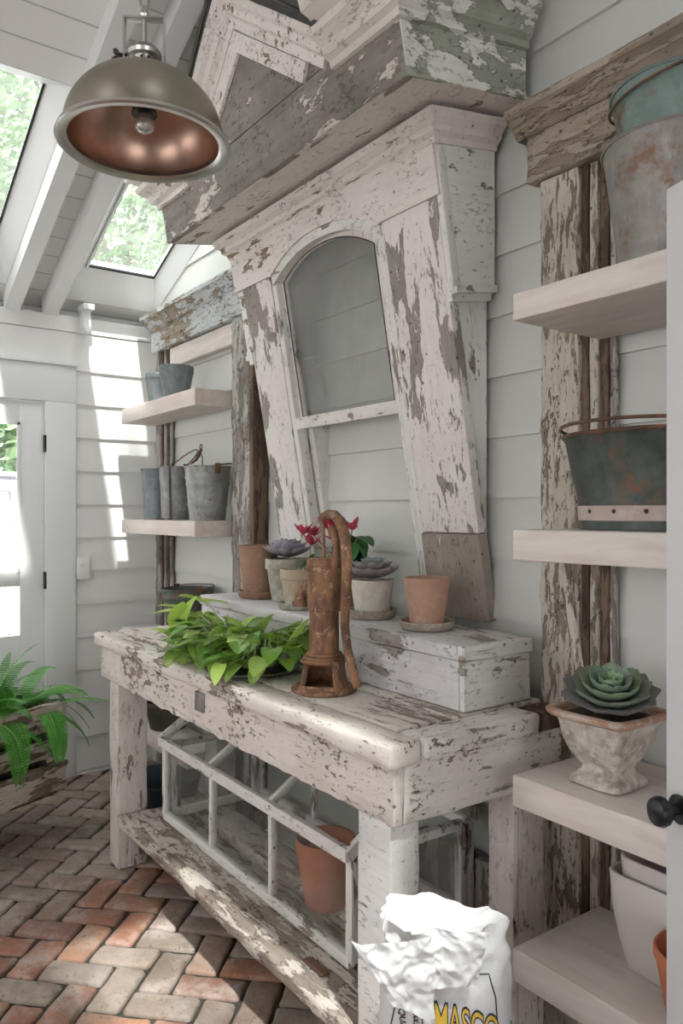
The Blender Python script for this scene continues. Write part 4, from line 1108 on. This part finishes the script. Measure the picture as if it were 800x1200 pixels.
m = MB(); sqlathe(m, [(.078, .148), (.078, .152), (.03, .158), (.005, .16)], 9); m.build('soil', M['soil'], ur)
rosette(ur, (.0, .01, .172), .115, 7, (.30, .56, .20), (.20, .225, .225), (.20, .19, .19), tilt=(rad(14), rad(10)), wf=.70)

# nested ceramic pots and terracotta bowl
def sqpot(label, loc, h, a1, a0):
    m = MB(); sqlathe(m, [(a0, 0), (a0 + .004, .004), (a0 + (a1 - a0) * .5, h * .28), (a0 + (a1 - a0) * .85, h * .62), (a1, h - .004), (a1 - .002, h), (a1 - .007, h), (a1 - .009, h - .01), (a0 + (a1 - a0) * .5 - .006, h * .3), (a0 - .008, .012)], 4.5)
    for v in m.v: v += Vector(loc)
    return one('ceramic_pot', m, M['ceramic'], label, 'pot', 'nested white ceramic pots', angle=60)
sqpot('outer matte white square ceramic pot on the lowest right shelf', (-.945, 1.545, .4215), .215, .092, .056)
sqpot('inner white square ceramic pot, nested inside the larger one on the lowest shelf', (-.942, 1.548, .485), .185, .076, .045)
flowerpot('orange terracotta bowl cut off by the open door, on the lowest right shelf', (-.79, 1.425, .4215), .155, .088, .06, M['terra_orange'], .004, .02, soil=False)

# ---------------- cold frame under the bench
cf = thing('glass_cold_frame', 'white wooden miniature glasshouse with three-pane front standing on the lower shelf', 'cold frame', (-2.22, 1.42, .2225))
CX0, CX1, CY0, CY1, CZ, CE, CR = -2.83, -1.615, 1.20, 1.625, .2225, .522, .672
cym = (CY0 + CY1) / 2
def bar(name, p0, p1, w, h, mat, parent=cf):
    """bar between points with rectangular section"""
    p0, p1 = Vector(p0), Vector(p1); d = p1 - p0; L_ = d.length; m = MB()
    m.rbox(0, L_, -w / 2, w / 2, -h / 2, h / 2, .0016, .06, .0006, 12, R.random() * 9)
    q = d.to_track_quat('X', 'Z').to_matrix().to_4x4(); m.xf(Matrix.Translation(p0) @ q); return m.build(name, mat, parent, angle=60)
def sashf(name, P, n=3, wd=.026, th=.024):
    """frame: P(s,t)->point, s 0..1 along, t 0..1 up"""
    t = bar(name, P(0, 0), P(1, 0), th, wd * 1.2, M['peel_sash'])
    bar('rail', P(0, 1), P(1, 1), th, wd, M['peel_sash'], t)
    for s_ in [i / n for i in range(n + 1)]: bar('mullion', P(s_, 0), P(s_, 1), th * .9, wd * (1.1 if s_ in (0, 1) else .75), M['peel_sashz'], t)
    m = MB(); a, b, c, d = (Vector(P(.005, .02)), Vector(P(.995, .02)), Vector(P(.995, .98)), Vector(P(.005, .98)))
    nn = (b - a).cross(d - a).normalized() * .0015
    m.add([a - nn, b - nn, c - nn, d - nn, a + nn, b + nn, c + nn, d + nn], [(0, 1, 2, 3), (7, 6, 5, 4), (0, 4, 5, 1), (1, 5, 6, 2), (2, 6, 7, 3), (3, 7, 4, 0)])
    m.build('glass_pane', M['glass'], t, smooth=False); return t
def lp(a, b, t): return a + (b - a) * t
sashf('front_sash', lambda s_, t: (lp(CX0, CX1, s_), CY0, lp(CZ + .018, CE - .012, t)), 3)
sashf('back_sash', lambda s_, t: (lp(CX0, CX1, s_), CY1, lp(CZ + .018, CE - .012, t)), 3)
sashf('right_end_sash', lambda s_, t: (CX1, lp(CY0 + .03, CY1 - .03, s_), lp(CZ + .018, CE - .012, t)), 1)
sashf('left_end_sash', lambda s_, t: (CX0, lp(CY0 + .03, CY1 - .03, s_), lp(CZ + .018, CE - .012, t)), 1)
sashf('front_roof_sash', lambda s_, t: (lp(CX0 - .012, CX1 + .012, s_), lp(CY0 - .02, cym - .012, t), lp(CE + .008, CR, t)), 3, .03, .02)
sashf('back_roof_sash', lambda s_, t: (lp(CX0 - .012, CX1 + .012, s_), lp(CY1 + .02, cym + .012, t), lp(CE + .008, CR, t)), 3, .03, .02)
flowerpot('orange terracotta pot standing inside the glass cold frame', (-1.93, 1.335, .2225), .205, .092, .062, M['terra_orange'], .004, .045, soil=False)
m = MB(); m.rbox(-1.72, -1.63, 1.115, 1.140, .2235, .231, .004, .02, .003, 20); one('brick_shard', m, M['shardm'], 'small flat red-brown shard lying on the front edge of the lower plank', 'shard')
m = MB(); m.rbox(-1.87, -1.55, 1.645, 1.69, .002, .40, .004, .1, .001); one('grey_board', m, M['peel_greypost'], 'grey board standing behind the near end of the glass cold frame', 'board')

# ---------------- pendant lamp
LX, LY, LZ = -1.73, .68, 2.275
lm = thing('pendant_lamp', 'brushed nickel dome pendant lamp with copper inside hanging from the ceiling', 'lamp', (LX, LY, LZ), local=True)
Rr = .196
outp = [(Rr, .0), (Rr + .003, .004), (Rr - .004, .012), (Rr - .012, .016)]
dome = [(Rr - .012 - (Rr - .012) * (1 - math.cos(t)) , .016 + .165 * math.sin(t)) for t in [i * PI / 2 / 16 for i in range(17)]]
dome = [((Rr - .012) * math.cos(t) ** .9 if t < PI / 2 - .01 else 0, .016 + .16 * math.sin(t)) for t in [i * PI / 2 / 18 for i in range(19)]]
dome = [p for p in dome if p[0] > .034] + [(.034, .178)]
m = MB(); m.lathe(dome, 72, cap=False); m.build('shade', M['lamp_out'], lm, angle=50)
m = MB(); m.lathe([(p[0] - .003, p[1] - .003) for p in dome] + [(0, .172)], 72, cap=False); m.build('shade_lining', M['lamp_in'], lm, angle=50)
m = MB(); m.lathe([(Rr - .022, .020), (Rr - .024, .008), (Rr - .016, .002), (Rr, .0), (Rr + .004, .004), (Rr + .001, .012), (Rr - .010, .018), (Rr - .022, .020)], 72, cap=False); m.build('rim', M['lamp_rim'], lm)
m = MB(); m.lathe([(0, .172), (.017, .172), (.018, .12), (.026, .09), (.030, .076), (.012, .078), (0, .078)], 24); m.build('socket', M['iron'], lm)
m = MB(); m.lathe([(0, .034), (.011, .035), (.020, .041), (.024, .051), (.021, .062), (.013, .076), (0, .08)], 28); m.build('bulb', M['bulb'], lm)
m = MB(); m.lathe([(.0, .172), (.036, .174), (.037, .178), (.027, .182), (.026, .206), (.038, .208), (.041, .216), (.037, .223), (.034, .225), (.028, .232), (.016, .238), (.010, .240), (.0, .240)], 36); m.build('neck', M['lamp_rim'], lm, angle=35)
m = MB()
for z in (.188, .199):
    for k in range(10):
        a = 2 * PI * k / 10; st = len(m.v); m.lathe([(0, 0), (.0038, 0), (0, .0012)], 8); m.xf(Matrix.Translation((.0262 * math.cos(a), .0262 * math.sin(a), z)) @ Matrix.Rotation(a, 4, 'Z') @ Matrix.Rotation(PI / 2, 4, 'Y'), st)
m.build('vent_holes', M['black'], lm)
yk = Matrix.Rotation(rad(58), 4, 'Z')
m = MB(); yw = .046
m.rbox(-yw - .002, -yw + .002, -.012, .012, .165, .300, .001, .2); m.rbox(yw - .002, yw + .002, -.012, .012, .165, .300, .001, .2); m.rbox(-yw, yw, -.012, .012, .298, .302, .001, .2)
m.xf(yk); m.build('yoke', M['lamp_rim'], lm)
m = MB(); m.tube([(-.03, 0, .212), (-.066, 0, .212)], .007, 10)
for s_ in (1, -1): m.tube([(-.060, 0, .212), (-.066, .012 * s_, .212 + .012 * s_), (-.070, .02 * s_, .212 + .026 * s_)], [.006, .009, .007], 8, sq=.5)
m.xf(yk); m.build('wing_nut', M['iron'], lm)
m = MB(); m.tube([(0, 0, .235), (0, 0, .31)], .006, 12); m.lathe([(0, .302), (.010, .302), (.013, .308), (.009, .318), (.007, .33), (0, .331)], 16); m.build('stem', M['lamp_rim'], lm)
m = MB(); ztop = zr(LX) - LZ; z = .345; i = 0
while z < ztop - .01:
    pts = []
    for k in range(12):
        t = 2 * PI * k / 12; a, b = math.cos(t) * .011, math.sin(t) * .022
        pts.append((a if i % 2 else 0, 0 if i % 2 else a, z + b))
    m.tube(pts, .0034, 6, closed=True); z += .034; i += 1
m.build('chain', M['lamp_rim'], lm)
m = MB(); m.lathe([(0, ztop - .02), (.05, ztop - .012), (.055, ztop + .01), (0, ztop + .012)], 28); m.build('ceiling_rose', M['lamp_rim'], lm)

# ---------------- crate with fern
cr = thing('slatted_crate', 'old flaking slatted wooden crate planter at the left edge, raised off the bricks', 'planter', (-3.5, .99, .0), local=True, rot=(0, 0, math.atan2(-.906, .424)))
# local x runs from right end toward the left end (nearer camera); local -y... face on +y side
CL, CD = .95, .34
for i, (z0, z1, tl) in enumerate(((.20, .325, -.006), (.345, .43, .004), (.455, .575, .01))):
    wood('front_slat', M['peel_crate'], cr, -.015, CL, -.0, .024, z0 + tl, z1 + tl, .008, .006, .035, 12, 1.6)
    wood('back_slat', M['peel_crate'], cr, 0, CL, -CD, -CD + .02, z0, z1, .006, .003, .08)
    wood('end_slat', M['peel_crate'], cr, 0.0, .02, -CD + .021, -.001, z0, z1, .006, .003, .05)
for x in (.03, CL - .07):
    wood('corner_post', M['peel_crate'], cr, x, x + .04, -.045, -.003, .20, .56, .004, .002, .06)
    wood('corner_post', M['peel_crate'], cr, x, x + .04, -CD + .022, -CD + .062, .20, .56, .004, .002, .06)
wood('bottom_board', M['dark_wood'], cr, .02, CL, -CD + .02, -.003, .175, .198, .003, .001)
for x in (.34, CL - .16): wood('stand_block', M['dark_wood'], cr, x, x + .09, -CD + .06, -.06, .001, .174, .004, .002)
m = MB(); m.rbox(.08, CL - .08, -CD + .065, -.05, .20, .50, .01, .08, .004); m.build('soil', M['soil'], cr)
fe = thing('boston_fern', 'lush bright green fern filling and hanging over the slatted crate', 'plant', (-3.5, .99, .5), local=True, rot=(0, 0, math.atan2(-.906, .424)))
mf, ms = MB(), MB()
def frond(p0, az, el, L_, droop, g):
    n = 30; d = Vector((math.cos(az) * math.cos(el), math.sin(az) * math.cos(el), math.sin(el))); p = Vector(p0); pts = [p.copy()]
    for i in range(n):
        d.z -= droop / n * (1 + i / n); d.normalize(); p = p + d * L_ / n; pts.append(p.copy())
    ms.tube(pts, [.0022 * (1 - .7 * i / n) for i in range(n + 1)], 4)
    side0 = Vector((-math.sin(az), math.cos(az), 0))
    for i in range(3, n + 1):
        t = i / n; w = .052 * math.sin(PI * min(1, t * .86 + .1)) ** .7 * (1.1 - .5 * t)
        tan = (pts[i] - pts[i - 1]).normalized(); sd = (side0 - tan * side0.dot(tan)).normalized(); nn = tan.cross(sd)
        for s_ in (1, -1):
            c = (.06 * g, .28 * g, .035 * g); c2 = (.12 * g, .46 * g, .06 * g)
            dv = sd * s_ + tan * .35 - Vector((0, 0, .15)); dv.normalize(); a = pts[i]; b = a + dv * w; wd = tan * L_ / n * .52
            b0 = len(mf.v); mf.add([a - wd * .6, a + wd * .6, a + dv * w * .6 + wd * .8 + nn * .002, b, a + dv * w * .6 - wd * .7 + nn * .002], [(0, 1, 2, 4), (4, 2, 3)])
            for q in range(5): mf.c[b0 + q] = c if q < 2 else c2
for k in range(210):
    x = R.uniform(.06, CL - .1); y = -R.uniform(.10, .28)
    az = R.uniform(0, 2 * PI); el = rad(R.uniform(15, 80)); g = R.uniform(.6, 1.3)
    if math.cos(az) < -.3 and x < .35: L_ = R.uniform(.26, .40)
    else: L_ = R.uniform(.22, .36)
    frond((x, y, .0), az, el, L_, R.uniform(.7, 1.7), g)
for k in range(11):
    x = R.choice((R.uniform(.05, .13), R.uniform(.24, .42), R.uniform(.5, .9))); frond((x, -.03, .03), rad(90 + R.uniform(-15, 15)), rad(45), R.uniform(.26, .36), 3.6, R.uniform(.8, 1.3))
for k in range(12): frond((.08, -.15 + R.uniform(-.08, .08), .05), rad(180 + R.uniform(-45, 30)), rad(R.uniform(12, 50)), R.uniform(.32, .42), R.uniform(.6, 1.2), R.uniform(.8, 1.3))
ms.build('stems', M['stem'], fe, smooth=False); mf.build('fronds', M['leaf'], fe, smooth=False)

# ---------------- soil bag
bgx, bgy = -1.085, 1.03
yaw = math.atan2(.737, .676)
bag = thing('soil_bag', 'crumpled open white plastic soil bag with yellow and black lettering beside the near bench leg', 'bag', (bgx, bgy, .001), local=True, rot=(0, 0, yaw))
BWd, BDp, BH = .128, .075, .645
def bdisp(x, z): return .006 * noise.noise(Vector((x * 9, 3.3, z * 7))) + .004 * noise.noise(Vector((x * 22, 1.3, z * 16)))
def bsurf(a, h):
    e = 3.2; c, s_ = math.cos(a), math.sin(a); k = (abs(c) ** e + abs(s_) ** e) ** (-1 / e)
    w = BWd * (1 + .05 * math.sin(h * 5)) * (1 if h < .8 else 1 - (h - .8) * .5); dp = BDp * (1 if h < .72 else 1 - (h - .72) * 1.5)
    x, y = w * c * k, dp * s_ * k; z = BH * h
    cr_ = max(0, (h - .76) / .24)
    v = Vector((x, y, z))
    def ridge(p, f): return 1 - abs(noise.noise(p * f)) * 2
    q = (ridge(v + Vector((5, 2, 1)), 8) - .6) * .030 * (cr_ * .8 + .08) + (ridge(v, 19) - .6) * .016 * (cr_ + .10) + (ridge(v, 40) - .6) * .004 * (cr_ + .1)
    r_ = Vector((x, y, 0)).normalized()
    if s_ < -.2: v.y += bdisp(x, z)
    v += r_ * q
    v.z += cr_ * (noise.noise(Vector((x * 12, y * 12, 7))) * .03)
    return v
m = MB(); NA, NH = 128, 90; vs_ = []
for j in range(NH + 1):
    for i in range(NA): vs_.append(bsurf(2 * PI * i / NA, j / NH))
K = 14
for j in range(1, K + 1):        # mouth folds back inside
    for i in range(NA):
        v = bsurf(2 * PI * i / NA, 1.0); f = j / K
        c = Vector((.0, 0, BH - .05)); p = v.lerp(c, f * .85); p.z = v.z - .06 * math.sin(f * PI * .5) + .02 * math.sin(f * PI) + noise.noise(p * 30) * .014 * f
        vs_.append(p)
n = NH + K + 1
fs = [(j * NA + i, j * NA + (i + 1) % NA, (j + 1) * NA + (i + 1) % NA, (j + 1) * NA + i) for j in range(n - 1) for i in range(NA)]
fs += [tuple(range(NA)), tuple((n - 1) * NA + i for i in range(NA))]
m.add(vs_, fs); m.build('bag_body', M['bag'], bag, angle=35)
def flap(A, B, C, D, nu=46, nv=36, amp=.010, th=.0012, name='torn_flap'):
    m = MB(); vs_ = []
    A, B, C, D = map(Vector, (A, B, C, D))
    for s2 in (0, th):
        for j in range(nv + 1):
            for i in range(nu + 1):
                u, v = i / nu, j / nv; p = (A.lerp(B, u)).lerp(D.lerp(C, u), v)
                k = 1 - abs(noise.noise(p * 24 + Vector((2, 9, 4)))) * 2 + .5 * (1 - abs(noise.noise(p * 55)) * 2)
                vs_.append(p + Vector((.2, -1, .3)) * (amp * k) + noise.noise_vector(p * 14) * amp + Vector((0, s2, 0)))
    n1 = (nu + 1) * (nv + 1); fs = []
    for b in (0, n1):
        for j in range(nv):
            for i in range(nu): q = b + j * (nu + 1) + i; fs.append((q, q + 1, q + nu + 2, q + nu + 1))
    m.add(vs_, fs); return m.build(name, M['bag'], bag, angle=180)
flap((-.165, -.10, .625), (-.03, -.09, .645), (-.02, -.095, .50), (-.095, -.10, .53))
flap((-.172, -.095, .633), (-.150, -.10, .60), (-.06, -.10, .535), (-.10, -.09, .60), 40, 24, .006)
flap((-.03, -.08, .65), (.07, -.08, .655), (.05, -.085, .565), (-.03, -.09, .55), 50, 40, .010)
def face_y(x, z):
    e = 3.2; h = z / BH; w = BWd * (1 + .05 * math.sin(h * 5)) * (1 if h < .8 else 1 - (h - .8) * .5); dp = BDp * (1 if h < .72 else 1 - (h - .72) * 1.5)
    a0, a1 = -PI, 0
    for _ in range(30):
        am = (a0 + a1) / 2
        if bsurf(am, h).x < x: a0 = am
        else: a1 = am
    return bsurf((a0 + a1) / 2, h).y
def text_on(s_, size, fn, mat, name, off, xs=1.0):
    cu = bpy.data.curves.new('t', 'FONT'); cu.body = s_; cu.size = size; cu.offset = off; cu.align_x = 'CENTER'
    to = bpy.data.objects.new('t', cu); COL.objects.link(to); bpy.context.view_layer.update()
    me = bpy.data.meshes.new_from_object(to.evaluated_get(bpy.context.evaluated_depsgraph_get())); bpy.data.objects.remove(to)
    bm = bmesh.new(); bm.from_mesh(me)
    bmesh.ops.triangulate(bm, faces=bm.faces); bmesh.ops.subdivide_edges(bm, edges=bm.edges, cuts=2)
    m = MB(); m.add([fn(v.co.x * xs, v.co.y) for v in bm.verts], [tuple(v.index for v in f.verts) for f in bm.faces]); bm.free()
    return m.build(name, mat, bag, smooth=False)
def onface(lift): return lambda x, z: Vector((x, face_y(x, z) - lift, z))
def word(lift):
    f = onface(lift)
    def g(x, y): X = x + .038; return f(X, .462 + y - .25 * max(0, x + .02))
    return g
text_on('MASCO', .070, word(.0015), M['ink'], 'lettering_outline', .0036, .50)
text_on('MASCO', .070, word(.0028), M['yellow'], 'lettering', .0002, .50)
f1 = onface(.0018)
text_on('40', .034, lambda x, y: f1(-.078 + y + x * .12, .515 - x), M['ink'], 'volume_mark', .0008)
text_on('DRY', .013, lambda x, y: f1(-.060 + y + x * .12, .488 - x), M['ink'], 'volume_mark', .0004)
text_on('QUARTS', .016, lambda x, y: f1(-.083 + y + x * .12, .465 - x), M['ink'], 'volume_mark', .0004)
def line(pts, w=.0012, mat='ink', nm='print_line'):
    m = MB(); P = []
    for a, b in zip(pts, pts[1:]):
        for i in range(12): P.append((lp(a[0], b[0], i / 12), lp(a[1], b[1], i / 12)))
    P.append(pts[-1]); m.tube([onface(.001)(x, z) for x, z in P], w, 5); m.build(nm, M[mat], bag)
line([(-.045, .38), (-.042, .51), (-.016, .535), (-.012, .555), (.080, .56), (.092, .52), (.100, .38)])
line([(-.115, .40), (-.095, .49), (-.072, .532), (-.058, .52), (-.056, .49), (-.068, .40)])
for z in (.468, .45, .43):
    m = MB(); m.tube([onface(.001)(.121, z), onface(.001)(.121, z - .012)], .0022, 6); m.build('green_mark', M['greenink'], bag)

# ================================================================= OUTSIDE
m = MB(); m.box(-30, -4.45, -12, 12, -.12, -.02); struct('ground', m, M['patio'], smooth=False)
fc = thing('white_fence', 'white board fence outside the glazed door', 'fence', (-7.6, .5, -.02))
m = MB()
for i in range(34): m.box(-7.6, -7.575, -2.4 + i * .17, -2.4 + i * .17 + .16, -.02, 1.75)
m.build('boards', M['fencew'], fc, smooth=False)
m = MB(); m.box(-7.57, -7.53, -2.4, 3.4, 1.62, 1.72); m.box(-7.57, -7.53, -2.4, 3.4, .3, .4); m.box(-7.64, -7.5, -2.4, 3.4, 1.75, 1.79); m.build('rail', M['fencew'], fc, smooth=False)
def tree(label, base, h, crown, rad3, nleaf, cols, ls=.16, seed=1, hole=.0):
    rr = random.Random(seed); t = thing('tree', label, 'tree', base, 'trees outside the glass', local=True)
    m = MB(); c = Vector(crown) - Vector(base)
    m.tube([(0, 0, 0), (c.x * .1, c.y * .1, c.z * .4), (c.x * .5, c.y * .4, c.z * .7), tuple(c)], [.2, .16, .12, .05], 10)
    for k in range(9):
        a = rr.uniform(0, 2 * PI); e = Vector((math.cos(a) * rad3[0] * .7, math.sin(a) * rad3[1] * .7, rr.uniform(-.4, .7) * rad3[2])); s0 = Vector((c.x * .4, c.y * .35, c.z * .62))
        m.tube([s0, s0.lerp(c + e, .5) + Vector((0, 0, .15)), c + e], [.07, .045, .015], 6)
    m.build('trunk', M['bark'], t)
    m = MB(); ncl = nleaf // 26
    for k in range(ncl):
        while True:
            v = Vector((rr.uniform(-1, 1), rr.uniform(-1, 1), rr.uniform(-1, 1)))
            if v.length < 1: break
        cc = c + Vector((v.x * rad3[0], v.y * rad3[1], v.z * rad3[2])); g0 = rr.uniform(.6, 1.3); col0 = rr.choice(cols)
        for q in range(26):
            p = cc + Vector((rr.gauss(0, .3), rr.gauss(0, .3), rr.gauss(0, .22))); n_ = Vector((rr.gauss(0, 1), rr.gauss(0, 1), rr.gauss(0, 1))).normalized(); u = n_.orthogonal().normalized() * ls * rr.uniform(.5, 1); w = n_.cross(u).normalized() * u.length * .6
            g = g0 * rr.uniform(.7, 1.3); m.add([p - u, p + w, p + u, p - w], [(0, 1, 2, 3)], tuple(min(1, x * g) for x in col0))
    m.build('crown', M['tree'], t, smooth=False)
GR = [(.16, .27, .14), (.21, .33, .17), (.11, .20, .10), (.28, .40, .22)]
tree('leafy green tree seen through the left skylight', (-11.5, -1.5, -.02), 9, (-10.5, -.6, 6.6), (3.4, 3.2, 3.4), 26000, GR, .085, 3)
tree('leafy green tree seen through the skylight nearer the corner', (-12.5, 4.6, -.02), 9, (-11.2, 4.2, 6.3), (3.2, 3.0, 3.2), 24000, GR, .085, 5)
tree('unseen tall tree added above the roof to dapple the sunlight', (3.2, 4.6, -.02), 10, (2.3, .2, 9.6), (3.6, 1.8, 1.0), 2300, GR, .10, 8)  # out of view, put in to break up the sun patches
hb = thing('hedge', 'bright green hedge rising behind the white fence', 'hedge', (-9, .8, -.02), local=True)
m = MB(); rr = random.Random(4)
for k in range(5200):
    p = Vector((rr.uniform(-.5, .5), rr.uniform(-2.2, 2.6), rr.uniform(.9, 3.0))); n_ = Vector((rr.gauss(0, 1), rr.gauss(0, 1), rr.gauss(0, 1))).normalized(); u = n_.orthogonal().normalized() * .09; w = n_.cross(u).normalized() * .06
    g = rr.uniform(.7, 1.4); c = rr.choice(GR); m.add([p - u, p + w, p + u, p - w], [(0, 1, 2, 3)], tuple(min(1, x * g) for x in c))
m.build('foliage', M['tree'], hb, smooth=False)
m = MB()
for k in range(6): m.tube([(0, -2.2 + k * .85, 0), (.05, -2.2 + k * .85, 1.0), (-.05, -2.1 + k * .85, 2.2)], [.05, .04, .015], 6)
m.build('stems', M['bark'], hb)
